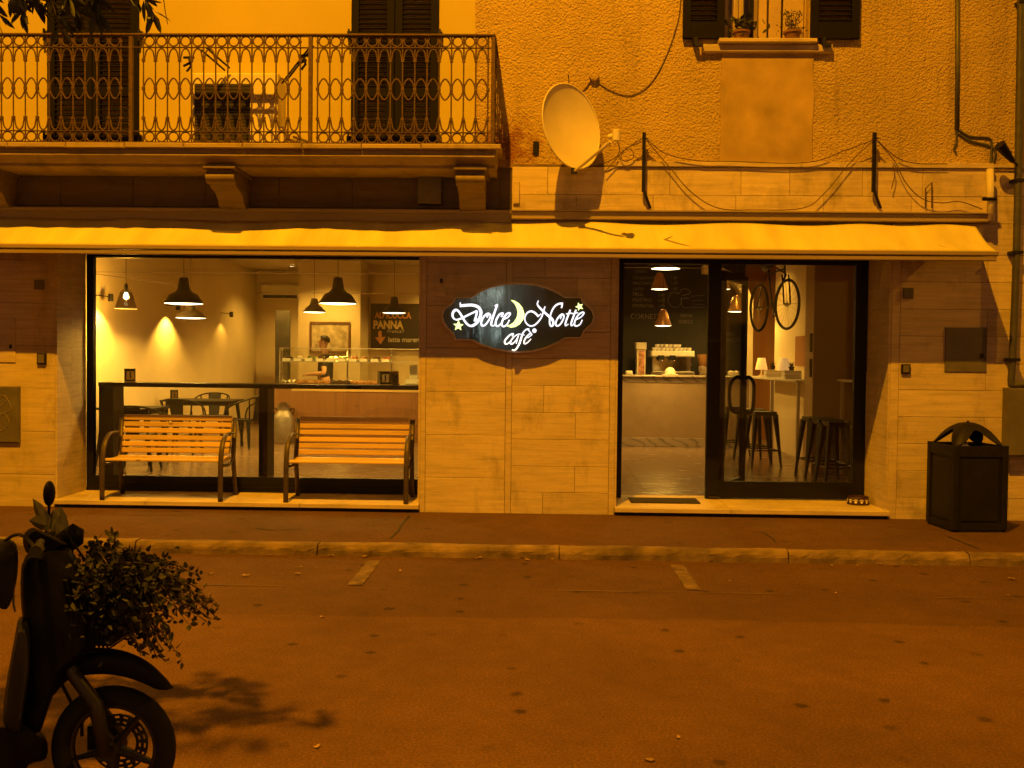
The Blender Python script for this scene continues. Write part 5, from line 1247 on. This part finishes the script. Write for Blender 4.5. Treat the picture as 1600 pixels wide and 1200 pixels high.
pendant(1030.5, 452, 6.9, .28, .28, 'copper', 'upper copper cone pendant lamp in the doorway', 14, style='cone')
pendant(1036, 509, 6.4, .275, .27, 'copper', 'lower copper cone pendant lamp over the coffee machine', 30, style='cone')
pendant(1150, 487, 7.0, .28, .27, 'copper', 'copper cone pendant lamp seen through the open door leaf', 14, style='cone')
pendant(1129, 452, 7.4, .27, .27, 'copper', 'copper cone pendant lamp half hidden by the door post', 10, style='cone')
# the clear glass pendant with its bulb showing
gc = at(197, 482, 3.2)
gl = thing('glass_pendant_lamp', 'clear glass cone pendant with a bright bare bulb', 'lamp', gc)
MB().lathe([(.03, .26), (.075, .22), (.14, .0), (.137, .0), (.072, .215)], gc, 26, cap=False).build('glass_shade', MT['glass_milk'], gl, True)
MB().lathe([(.14, .004), (.142, 0), (.138, -.003)], gc, 26, cap=False).build('rim', MT['steel'], gl)
MB().lathe([(0, .12), (.03, .135), (.036, .16), (.022, .19), (.016, .21)], gc, 14).build('bulb', MT['bulb'], gl, True)
MB().lathe([(.02, .21), (.025, .30), (.012, .33)], gc, 12).build('socket', MT['black'], gl); MB().tube([gc + Vector((0, 0, .32)), (gc.x, gc.y, IZ1)], .004, 5).build('cord', MT['cable'], gl)
bl_ = bpy.data.lights.new('bulb_light', 'POINT'); bl_.energy = 120; bl_.color = WARM; bl_.shadow_soft_size = .06
bo_ = bpy.data.objects.new('bulb_light', bl_); col.objects.link(bo_); bo_.parent = gl; bo_.location = (0, 0, .06)
# tensioned wires
for i, (a, c, lab) in enumerate(((at(143, 425, 2.2), at(660, 428, 2.2), 'taut lighting wire across the whole shop window'), (at(143, 427, 2.6), at(300, 449, 4.0), 'slanting lighting wire above the glass pendant'), (at(400, 457, 6.2), at(660, 459, 6.2), 'taut lighting wire in front of the indoor air conditioner'), (at(972, 418, 4.6), at(1105, 419, 4.6), 'taut lighting wire across the top of the doorway'))):
    tag(MB().tube([a, c], .0045, 5).build('lighting_wire', MT['chrome'], None), lab, 'wire')
# wall spots: the scallops of light on the cream side wall
for i, (Yq, lab) in enumerate(((3.55, 'small wall spotlight nearest the window throwing a bright scallop'), (6.1, 'small wall spotlight at the middle of the cream wall'), (8.9, 'small wall spotlight at the dim far end of the cream wall'))):
    c = Vector((IX0 + .20, Yq, 2.34))
    t = thing('wall_spotlight', lab, 'spotlight', c, 0, 'wall spotlights')
    MB().lathe([(.03, .10), (.035, .09), (.035, .0), (.03, .002), (.028, .05)], c, 14, cap=False).build('housing', MT['black'], t, 'auto')
    MB().tube([c + Vector((0, 0, .06)), (IX0, c.y, c.z + .08)], .008, 6).build('stem', MT['black'], t)
    lamp_light('spot_light', c + Vector((0, 0, -.01)), (150, 150, 12)[i], 124, c + Vector((0, 0, -1)), .45, WARM, .03)
# strip lamps over the bar and inside the display case
for X, w_ in ((-3.4, 12), (-2.0, 12)):
    lamp_light('display_light', (X, CY + .28, dz1 - .02), 60, 165, (X, CY + .28, 0), .6, WARM, .05)
for X, Yq, w_, lab in ((-3.9, 8.0, 60, 'small round ceiling downlight over the man'), (-4.9, 9.9, 40, 'added fill downlight before the indoor air conditioner'), (-1.6, 9.2, 45, 'small round ceiling downlight by the chalkboard'), (3.75, 7.6, 26, 'small round ceiling downlight by the arch'), (3.3, 6.2, 22, 'small round ceiling downlight over the far shelf')):  # the one before the air conditioner is added to brighten the back wall
    t = thing('ceiling_downlight', lab, 'downlight', (X, Yq, IZ1 - .03), 0, 'ceiling downlights')
    MB().lathe([(.06, .029), (.06, .0), (.045, .0), (.045, .01)], (X, Yq, IZ1 - .03), 16, cap=False).build('ring', MT['white'], t, 'auto')
    MB().lathe([(.045, .012), (0, .012)], (X, Yq, IZ1 - .03), 16, cap=False).build('lens', MT['shade_in'], t)
    lamp_light('downlight_light', (X, Yq, IZ1 - .04), w_ * 4.2, 130, (X, Yq, 0), .7, WARM, .04)

# ------------------------------------------------------------------ the man behind the counter
mx = at(509, 560, 7.95).x; my = 7.95
PN = thing('person', 'man in a black t-shirt working behind the glass display case', 'person', (mx, my, FLOOR))
def skin_obj(name, verts, edges, radii, mat, parent, root=0, sub=2):
    me = bpy.data.meshes.new(name); me.from_pydata([tuple(v) for v in verts], edges, []); me.update()
    o = link(name, me, parent, False); me.materials.append(MT[mat])
    sk = o.modifiers.new('Skin', 'SKIN'); sk.use_smooth_shade = True
    for i, sv in enumerate(me.skin_vertices[0].data):
        rr = radii[i]; sv.radius = rr if isinstance(rr, tuple) else (rr, rr); sv.use_root = (i == root)
    ss = o.modifiers.new('Subsurf', 'SUBSURF'); ss.levels = sub; ss.render_levels = sub
    return o
# he faces -x (towards the street end of the case); y is depth, z up; local to feet
V = []; E_ = []; RR = []
def jn(p, r_, par=None):
    V.append(Vector(p)); RR.append(r_)
    if par is not None: E_.append((par, len(V) - 1))
    return len(V) - 1
pel = jn((0, 0, .95), (.15, .13)); sp1 = jn((-.01, 0, 1.12), (.13, .13), pel); che = jn((-.01, 0, 1.32), (.16, .14), sp1); nk = jn((-.01, 0, 1.47), (.07, .07), che); nk2 = jn((-.025, 0, 1.56), (.055, .058), nk)
hd0 = jn((-.05, 0, 1.615), (.075, .07), nk2); hd1 = jn((-.045, 0, 1.70), (.10, .082), hd0); hd2 = jn((-.03, 0, 1.765), (.075, .066), hd1)
for s in (-1, 1):
    hp_ = jn((0, s * .09, .90), .105, pel); kn = jn((-.02, s * .10, .50), .065, hp_); an = jn((.02, s * .10, .09), .045, kn); jn((-.10, s * .10, .045), .04, an)
    sh = jn((0, s * .19, 1.42), .068, che); el = jn((.03 if s < 0 else .0, s * .26, 1.15), .048, sh); wr_ = jn((-.22, s * .18, 1.13), .032, el); pm = jn((-.29, s * .14, 1.13), (.022, .038), wr_)
    for f in range(4):
        a = jn((-.33, s * .14 + (f - 1.5) * .021, 1.13), .010, pm); c = jn((-.36, s * .14 + (f - 1.5) * .022, 1.115 + .004 * f), .009, a); jn((-.375, s * .14 + (f - 1.5) * .021, 1.09), .008, c)
    a = jn((-.28, s * .14 - s * .04, 1.12), .011, pm); jn((-.32, s * .14 - s * .055, 1.10), .009, a)
skin_obj('body', V, E_, RR, 'skin', PN)
tv = [(0, 0, .92), (-.01, 0, 1.12), (-.01, 0, 1.32), (-.01, 0, 1.455)]; te = [(0, 1), (1, 2), (2, 3)]; tr = [(.165, .15), (.15, .15), (.178, .165), (.085, .085)]
for s in (-1, 1):
    tv += [(0, s * .19, 1.42), (.03 if s < 0 else 0, s * .235, 1.24)]; b0 = len(tv) - 2; te += [(2, b0), (b0, b0 + 1)]; tr += [.084, .068]
skin_obj('tshirt', tv, te, tr, 'tshirt', PN)
skin_obj('trousers', [(0, 0, .96), (0, .09, .88), (-.02, .10, .50), (.02, .10, .10), (0, -.09, .88), (-.02, -.10, .50), (.02, -.10, .10)], [(0, 1), (1, 2), (2, 3), (0, 4), (4, 5), (5, 6)], [(.17, .15), .12, .082, .065, .12, .082, .065], 'tshirt', PN)
def hairp(u, v):
    a = u * 2 * math.pi; c = math.cos(a); vm = 1.42 + .45 * max(0, c) - .75 * max(0, -c); t = v * vm
    return (-.030 + .106 * c * math.sin(t), .094 * math.sin(a) * math.sin(t), 1.722 + .108 * math.cos(t))
hb = MB(); hb.grid(hairp, 24, 8)
hb.build('hair', MT['hair'], PN, True, world=False)
fc = MB().tube([(-.140, 0, 1.70), (-.165, 0, 1.665), (-.140, 0, 1.655)], [.008, .016, .010], 7); fc.build('nose', MT['skin'], PN, True, world=False)
for s in (-1, 1):
    MB().lathe([(0, -.008), (.010, 0), (0, .008)], (-.136, s * .035, 1.71), 8).build('eye', MT['black'], PN, True, world=False)
    MB().lathe([(0, -.03), (.014, -.01), (.016, .015), (0, .03)], (-.02, s * .088, 1.69), 8).build('ear', MT['skin'], PN, True, world=False)
MB().tube([(-.135, -.025, 1.63), (-.142, 0, 1.632), (-.135, .025, 1.63)], .006, 6).build('mouth', MT['pot'], PN, True, world=False)

# ------------------------------------------------------------------ scooter with planted basket, parked by the camera
YS = -6.42
def S_(px, py, dy=0.0): return at(px, py, YS + dy)
SC = thing('scooter', 'dark parked scooter with spoked front wheel and planted front basket', 'scooter', (S_(100, 1200).x, YS, 0))
wc = S_(178, 1168); wr = wc.z - .002
tw = MB().tube([wc + Vector(((wr - .036) * math.cos(k * math.pi / 20), 0, (wr - .036) * math.sin(k * math.pi / 20))) for k in range(40)], .036, 10, closed=True).build('front_tyre', MT['tyre'], SC, True)
wh = MB().tube([wc + Vector(((wr - .072) * math.cos(k * math.pi / 20), 0, (wr - .072) * math.sin(k * math.pi / 20))) for k in range(40)], .012, 8, closed=True).build('front_rim', MT['alloy'], SC, True)
for k in range(5):
    a = R(52 + 72 * k); p0 = wc + Vector((.02 * math.cos(a), 0, .02 * math.sin(a))); p1 = wc + Vector(((wr - .07) * math.cos(a), 0, (wr - .07) * math.sin(a)))
    MB().tube([p0, p0.lerp(p1, .5), p1], [.026, .019, .013], 6, flat=.7).build('spoke', MT['alloy'], wh)
MB().lathe([(.03, -.05), (.03, .05)], wc, 14, 'y').build('hub', MT['alloy'], wh)
dsk = MB(); n = 36
for i in range(n):
    a0, a1 = 2 * math.pi * i / n, 2 * math.pi * (i + 1) / n
    for (ra, rb) in ((.062, .072), (.080, .090), (.098, .106)):
        dsk.add([wc + Vector((q * math.cos(a), .045 + e, q * math.sin(a))) for e in (0, .004) for q, a in ((ra, a0), (rb, a0), (rb, a1), (ra, a1))], [(0, 1, 2, 3), (7, 6, 5, 4), (0, 4, 5, 1), (1, 5, 6, 2), (2, 6, 7, 3), (3, 7, 4, 0)])
    if i % 2 == 0:
        for (ra, rb) in ((.072, .080), (.090, .098)):
            dsk.add([wc + Vector((q * math.cos(a), .047, q * math.sin(a))) for q, a in ((ra, a0), (rb, a0), (rb, a1), (ra, a1))], [(0, 1, 2, 3)])
dsk.build('brake_disc', MT['alloy'], SC)
MB().box(wc.x - .115, wc.x - .05, YS + .03, YS + .075, wc.z - .03, wc.z + .06, ch=.01).build('brake_caliper', MT['scooter'], SC)
for dy in (-.075, .075):
    MB().tube([wc + Vector((0, dy, 0)), S_(150, 1100, dy), S_(118, 1058, dy), S_(95, 1010, dy)], [.022, .026, .024, .022], 10).build('fork_leg', MT['alloy'], SC, True)
MB().tube([S_(92, 1060), S_(105, 1085), S_(128, 1130), S_(128, 1150)], .006, 6).build('brake_hose', MT['scooter'], SC)
# mudguard
fo = catmull([(*p, 0) for p in ((72, 1062), (95, 1030), (140, 1013), (190, 1016), (230, 1033), (258, 1058), (271, 1074))], 5)
fi = catmull([(*p, 0) for p in ((80, 1090), (108, 1062), (150, 1053), (190, 1056), (222, 1066), (245, 1076), (262, 1077))], 5)
m = len(fo); b = MB(); prof = [(-.062, 1.0), (-.055, .35), (-.03, .0), (.03, .0), (.055, .35), (.062, 1.0)]
vs = []
for i in range(m):
    for dy, k in prof:
        q = fo[i].lerp(fi[i], k); vs.append(S_(q.x, q.y, dy))
np_ = len(prof)
b.add(vs, [(i * np_ + j, (i + 1) * np_ + j, (i + 1) * np_ + j + 1, i * np_ + j + 1) for i in range(m - 1) for j in range(np_ - 1)])
d = b.build('front_mudguard', MT['scooter'], SC, True); so = d.modifiers.new('Solidify', 'SOLIDIFY'); so.thickness = .004
def slab_shape(nm, pts, mat, hw, sm=False, inset=.75):
    """a closed side outline given width across the scooter with rounded flanks"""
    cx_ = sum(p[0] for p in pts) / len(pts); cy_ = sum(p[1] for p in pts) / len(pts); n = len(pts)
    P3 = catmull([(*p, 0) for p in pts], 3, True); n = len(P3); rings = []
    for dy, k in ((-hw, inset), (-hw * .8, .93), (-hw * .4, 1.0), (hw * .4, 1.0), (hw * .8, .93), (hw, inset)):
        rings.append([S_(cx_ + (p.x - cx_) * k, cy_ + (p.y - cy_) * k, dy) for p in P3])
    vs = [q for r_ in rings for q in r_]; fs = [tuple(range(n)), tuple(5 * n + k for k in range(n))[::-1]]
    for i in range(5):
        for k in range(n): fs.append((i * n + k, i * n + (k + 1) % n, (i + 1) * n + (k + 1) % n, (i + 1) * n + k))
    return MB().add(vs, fs).build(nm, MT[mat], SC, 'auto')
slab_shape('front_fairing', [(40, 868), (95, 850), (125, 880), (140, 930), (150, 1000), (130, 1030), (95, 1062), (75, 1110), (60, 1150), (36, 1160), (30, 1100), (38, 1000), (32, 930)], 'scooter', .13)
slab_shape('leg_shield', [(30, 965), (46, 975), (48, 1040), (36, 1120), (30, 1150), (6, 1135), (8, 1080), (22, 1000)], 'scooter_blue', .20)
slab_shape('lower_body', [(30, 1120), (70, 1150), (72, 1185), (45, 1195), (20, 1230), (-60, 1240), (-420, 1225), (-430, 1180), (-60, 1180), (5, 1140)], 'scooter', .16)
slab_shape('seat_body', [(-130, 1010), (-60, 1030), (-110, 1110), (-160, 1170), (-420, 1170), (-470, 1080), (-440, 1000), (-300, 985)], 'scooter', .15)
slab_shape('seat', [(-120, 1000), (-125, 975), (-250, 955), (-420, 950), (-450, 980), (-300, 1000)], 'tyre', .13)
slab_shape('handlebar_cowl', [(36, 838), (48, 825), (62, 828), (100, 846), (104, 853), (85, 862), (60, 872), (40, 862)], 'scooter', .10)
rw = S_(-400, 1168)
MB().tube([rw + Vector(((wr - .04) * math.cos(k * math.pi / 16), 0, (wr - .04) * math.sin(k * math.pi / 16))) for k in range(32)], .04, 9, closed=True).build('rear_tyre', MT['tyre'], SC, True)
MB().lathe([(wr * .6, -.03), (wr * .6, .03)], rw, 20, 'y').build('rear_rim', MT['alloy'], SC)
MB().tube(catmull([S_(60, 858, -.34), S_(62, 850, -.2), S_(66, 846, 0), S_(62, 850, .2), S_(60, 858, .34)], 4), .014, 8).build('handlebar', MT['alloy'], SC, True)
for dy in (-.34, .34): MB().tube([S_(60, 858, dy), S_(55, 862, dy + (.1 if dy > 0 else -.1))], .02, 8).build('grip', MT['tyre'], SC)
MB().tube([S_(105, 855, -.05), S_(112, 845, -.06), S_(128, 868, -.05), S_(142, 885, -.02)], .004, 5).tube(catmull([S_(100, 830, -.02), S_(110, 842, -.02), S_(113, 858, -.02), S_(112, 880, 0)], 4), .004, 5).build('control_cable', MT['scooter'], SC)
MB().lathe([(0, -.055), (.035, -.03), (.038, .02), (.0, .045)], S_(114, 837, .05), 14).build('headlamp', MT['scooter'], SC, True)
mr_ = MB(); mc_ = S_(77, 771, .12); mr_.grid(lambda u, v: mc_ + Vector((.017 * math.sin(v * math.pi) * math.cos(2 * math.pi * u) , .034 * math.sin(v * math.pi) * math.sin(2 * math.pi * u), .047 * math.cos(v * math.pi))), 16, 10)
mr_.build('mirror', MT['scooter'], SC, True); MB().tube([mc_ - Vector((0, 0, .04)), S_(76, 802, .12), S_(70, 848, .15)], .006, 6).build('mirror_stalk', MT['scooter'], SC)
# basket
bk = [S_(128, 893), S_(196, 905), S_(190, 1000), S_(140, 1008)]
b = MB()
for k in range(9):
    t = k / 8
    for dy in (-.14, .14):
        b.tube([bk[0].lerp(bk[1], t) + Vector((0, dy, 0)), bk[3].lerp(bk[2], t) + Vector((0, dy * .85, 0))], .004, 4)
for k in range(6):
    t = k / 5
    for e, f in ((0, 3), (1, 2)):
        b.tube([bk[e].lerp(bk[f], t) + Vector((0, -.14 + .02 * t, 0)), bk[e].lerp(bk[f], t) + Vector((0, .14 - .02 * t, 0))], .004, 4)
    for s in (-1, 1): b.tube([bk[0].lerp(bk[3], t) + Vector((0, s * .14 * (1 - .15 * t), 0)), bk[1].lerp(bk[2], t) + Vector((0, s * .14 * (1 - .15 * t), 0))], .004, 4)
b.build('basket', MT['scooter'], SC)
ctr = (bk[0] + bk[1] + bk[2] + bk[3]) / 4
PL = thing('basket_plant', 'trailing leafy vine planted in the scooter basket', 'plant', (ctr.x, YS, bk[3].z))
MB().box(bk[0].x + .012, bk[1].x - .012, YS - .118, YS + .118, bk[2].z + .006, bk[1].z - .01, ch=.02).build('soil_box', MT['tyre'], PL)
r3 = random.Random(11)
def leafquad(b, c, d_, up, L_, W_):
    d_ = d_.normalized(); sd = d_.cross(up); sd = sd.normalized() if sd.length > 1e-4 else d_.orthogonal().normalized(); nn = sd.cross(d_)
    b.add([c, c + d_ * L_ * .35 + sd * W_ * .5 + nn * W_ * .12, c + d_ * L_ * .75 + sd * W_ * .36, c + d_ * L_ - nn * W_ * .15, c + d_ * L_ * .75 - sd * W_ * .36, c + d_ * L_ * .35 - sd * W_ * .5 + nn * W_ * .12, c + d_ * L_ * .5 - nn * W_ * .06], [(0, 1, 6), (1, 2, 6), (2, 3, 6), (3, 4, 6), (4, 5, 6), (5, 0, 6)])
def rv(): 
    return Vector((r3.gauss(0, 1), r3.gauss(0, 1), r3.gauss(0, 1)))
stems = MB(); lv = MB()
roots = [S_(150 + r3.uniform(-30, 40), 905 + r3.uniform(-10, 10), r3.uniform(-.1, .1)) for _ in range(46)]
ends = [(300 + r3.uniform(-30, 45), r3.uniform(890, 975)) for _ in range(22)] + [(255 + r3.uniform(-40, 30), r3.uniform(985, 1038)) for _ in range(14)] + [(170 + r3.uniform(-50, 60), r3.uniform(850, 885)) for _ in range(10)]
for rt, (ex, ey) in zip(roots, ends):
    e = S_(ex, ey, r3.uniform(-.2, .2)); mid = rt.lerp(e, .5) + Vector((0, 0, r3.uniform(.03, .09)))
    pth = catmull([rt, mid, e], 7); stems.tube(pth, .0022, 4)
    for i, p in enumerate(pth[1:]):
        for _ in range(4 if i < 9 else 2):
            d_ = (rv() + Vector((.4, 0, .1))).normalized(); leafquad(lv, p + d_ * .006, d_, rv(), r3.uniform(.016, .032), r3.uniform(.012, .022))
for _ in range(2600):
    a = r3.gauss(0, 1); c = S_(178 + r3.gauss(0, 38), 920 + r3.gauss(0, 28) + (12 if a > 0 else 0), r3.uniform(-.17, .17))
    if c.x < S_(122, 900).x or c.z > S_(150, 858).z: continue
    d_ = rv().normalized(); leafquad(lv, c, d_, rv(), r3.uniform(.014, .042), r3.uniform(.010, .028))
stems.build('stems', MT['bark'], PL); o = lv.build('foliage', MT['foliage'], PL, fix=False); o['kind'] = 'stuff'
BL = thing('handlebar_plant', 'broad-leaved plant standing behind the scooter handlebar', 'plant', S_(75, 850, .08))
for (px, py, tx, ty, w_) in ((76, 835, 54, 778, .062), (80, 832, 98, 792, .085), (74, 822, 48, 812, .06), (88, 836, 90, 800, .09), (70, 845, 110, 828, .06), (95, 830, 106, 812, .03), (93, 808, 86, 796, .03)):
    b = MB(); leafquad(b, S_(px, py, .1), S_(tx, ty, .12) - S_(px, py, .1), Vector((.2, 1, .2)), (S_(tx, ty, .12) - S_(px, py, .1)).length, w_); b.build('leaf', MT['bigleaf'], BL)
MB().lathe([(.05, -.06), (.06, 0), (.0, -.005)], S_(78, 850, .09), 14).build('pot', MT['scooter'], BL)
BG = thing('hanging_bag', 'dark soft bag hanging from the scooter handlebar', 'bag', S_(5, 950, -.1))
bgp = [(-25, 850), (8, 842), (26, 852), (28, 890), (22, 925), (10, 952), (-12, 940), (-30, 900)]
P3 = catmull([(*p, 0) for p in bgp], 3, True); n = len(P3); cxg, cyg = 0, 895; rings = [[S_(cxg + (p.x - cxg) * k, cyg + (p.y - cyg) * k, -.16 + dy) for p in P3] for dy, k in ((-.07, .55), (-.05, .9), (0, 1), (.05, .9), (.07, .55))]
vs = [q for r_ in rings for q in r_]; fs = [tuple(range(n)), tuple(4 * n + k for k in range(n))[::-1]] + [(i * n + k, i * n + (k + 1) % n, (i + 1) * n + (k + 1) % n, (i + 1) * n + k) for i in range(4) for k in range(n)]
MB().add(vs, fs).build('bag_body', MT['tyre'], BG, True)
MB().tube(catmull([S_(24, 870, -.2), S_(22, 905, -.2), S_(21, 940, -.2), S_(24, 956, -.2)], 4), .004, 5).build('strap', MT['benchmetal'], BG)
MB().tube(catmull([S_(0, 850, -.16), S_(30, 835, -.25), S_(58, 858, -.34)], 4), .006, 5).build('handle', MT['tyre'], BG)

# ------------------------------------------------------------------ street tree on the camera side
TR = thing('street_tree', 'street tree whose leafy branch tips hang into the top corner', 'tree', (-3.5, -7.5, 0))
MB().tube(catmull([(-3.5, -7.5, -.05), (-3.48, -7.5, .8), (-3.4, -7.45, 1.9), (-3.2, -7.35, 2.9), (-2.9, -7.2, 3.8), (-2.5, -7.05, 4.8)], 5), [.17, .16, .155, .15, .145, .14, .138, .135, .13, .128, .125, .12, .118, .115, .11, .105, .10, .095, .09, .085, .08, .07, .06, .05, .045, .04], 12).build('trunk', MT['bark'], TR, True)
limbs = MB(); lf = MB(); r3 = random.Random(5)
def twig(a, c, nleaf, r0=.012):
    a = Vector(a); c = Vector(c); mid = a.lerp(c, .5) + Vector((r3.uniform(-.1, .1), r3.uniform(-.1, .1), .12)); pth = catmull([a, mid, c], 8)
    limbs.tube(pth, [r0 * (1 - .75 * i / (len(pth) - 1)) for i in range(len(pth))], 5)
    for i in range(nleaf):
        k = r3.uniform(.25, 1.0) ** .8; p = pth[min(len(pth) - 1, int(k * (len(pth) - 1)))]
        d_ = ((c - a).normalized() * .7 + rv() * .55 + Vector((0, 0, -.35))).normalized(); leafquad(lf, p + d_ * .01, d_, rv() + Vector((0, 0, 1)), r3.uniform(.06, .10), r3.uniform(.02, .032))
for k in range(105):     # crown volume above the picture
    c = Vector((-2.25 + r3.gauss(0, .42), -7.0 + r3.gauss(0, .42), 4.75 + r3.gauss(0, .5)))
    a = Vector((-2.8 + r3.uniform(-.2, .5), -7.15 + r3.uniform(-.1, .2), 4.2 + r3.uniform(-.2, .8)))
    if c.z < 3.75: c.z = 3.75 + r3.random() * .3
    twig(a, c, 60)
for (px, py, n_) in ((400, 1090, 3), (452, 1114, 3), (415, 1122, 3), (345, 1130, 3)):   # outlying sprays that shade patches of the road
    g_ = ground(px, py); c_ = g_ + (LAMP - g_) * (4.0 / 16.0)
    for k in range(n_):
        e_ = c_ + Vector((r3.gauss(0, .10), r3.gauss(0, .05), r3.uniform(-.1, .15))); twig(e_ + Vector((-.25, -.12, .25)), e_, 26, .006)
for (px, py, Y, nl) in ((10, 40, -5.9, 60), (30, 15, -5.9, 70), (45, 38, -5.95, 40), (70, 20, -5.8, 60), (100, 45, -5.9, 55), (125, 35, -5.85, 70), (150, 40, -5.9, 70), (165, 20, -5.9, 60), (110, 10, -6.0, 70), (225, 20, -5.9, 26), (248, 36, -5.9, 20), (262, 38, -5.92, 14), (240, 15, -5.95, 30), (5, 55, -5.95, 26), (215, 5, -5.9, 30), (60, 5, -5.9, 50), (100, 62, -5.95, 14)):
    e = at(px, py, Y); a = e + Vector((-.35 + r3.uniform(-.1, .1), -.15, .55)); twig(a, e, nl, .006)
limbs.build('limb', MT['bark'], TR); o = lf.build('crown', MT['treeleaf'], TR, fix=False); o['kind'] = 'stuff'

# ------------------------------------------------------------------ pot plants on the upper window sill
def potplant(px, Y, lab, hgt, spread, nl, L_, W_, seed):
    q = at(px, 55, Y); z = 4.736; r4 = random.Random(seed)
    t = thing('potted_plant', lab, 'plant', (q.x, Y, z), 0, 'pot plants on the upper window sill')
    MB().lathe([(.05, 0), (.06, .002), (.078, .07), (.088, .07), (.088, .09), (.075, .09), (.07, .075), (0, .07)], (q.x, Y, z), 18).build('pot', MT['pot'], t, 'auto')
    b = MB()
    for _ in range(nl):
        c = Vector((q.x + r4.gauss(0, spread), Y + r4.gauss(0, .03), z + .08 + r4.random() * hgt)); d_ = Vector((r4.gauss(0, .6), r4.gauss(0, .4), r4.gauss(.4, .5))); leafquad(b, c, d_, Vector((r4.gauss(0, 1), 1, r4.gauss(0, 1))), L_, W_)
    s_ = MB()
    for k in range(9): s_.tube([(q.x + r4.gauss(0, .02), Y, z + .07), (q.x + r4.gauss(0, spread), Y, z + .08 + hgt * r4.uniform(.6, 1))], .003, 4)
    s_.build('stems', MT['bark'], t); o = b.build('foliage', MT['foliage'], t, fix=False)
potplant(1158, -.03, 'leafy dark pot plant at the darker half of the upper window', .13, .085, 46, .07, .05, 1)
potplant(1238, -.03, 'bushy herb in a terracotta pot on the upper window sill', .20, .05, 170, .03, .010, 2)

# ------------------------------------------------------------------ the house across the street, seen only as a reflection in sign and glass
OH = thing('opposite_house', 'plain rendered house across the street behind the viewer', 'house', (0, -17, 0))
MB().box(-14, 14, -17.4, -17, 0, 8.5).build('wall', MT['render_white'], OH)
for k, xq in enumerate((-10.5, -7.4, 2.6, 5.8, 9.2)):
    for zq in (1.0, 4.6):
        f_ = MB().box(xq - .55, xq + .55, -17, -16.95, zq, zq + 1.7).build('window', MT['casement'], OH)
        MB().box(xq - .47, xq + .47, -16.949, -16.94, zq + .08, zq + 1.62).build('pane', MT['black'], f_)
dr = MB().box(-1.9, -.6, -17, -16.95, .0, 3.0).build('doorway', MT['black'], OH)
for k, (xq, zq) in enumerate(((-1.25, 3.26), (-1.25, 2.31))):
    t = thing('porch_lamp', ['white globe lamp over the opposite doorway', 'white globe lamp in the opposite doorway'][k], 'lamp', (xq, -16.7, zq), 0, 'porch lamps across the street')
    MB().lathe([(0, -.10), (.07, -.07), (.10, 0), (.07, .07), (0, .10)], (xq, -16.7, zq), 16).build('globe', emit('white_globe', (.80, 1.0, .88), 80), t, True)
    MB().tube([(xq, -16.7, zq + .09), (xq, -16.8, zq + .2), (xq, -16.95, zq + .2)], .015, 6).build('bracket', MT['black'], t)
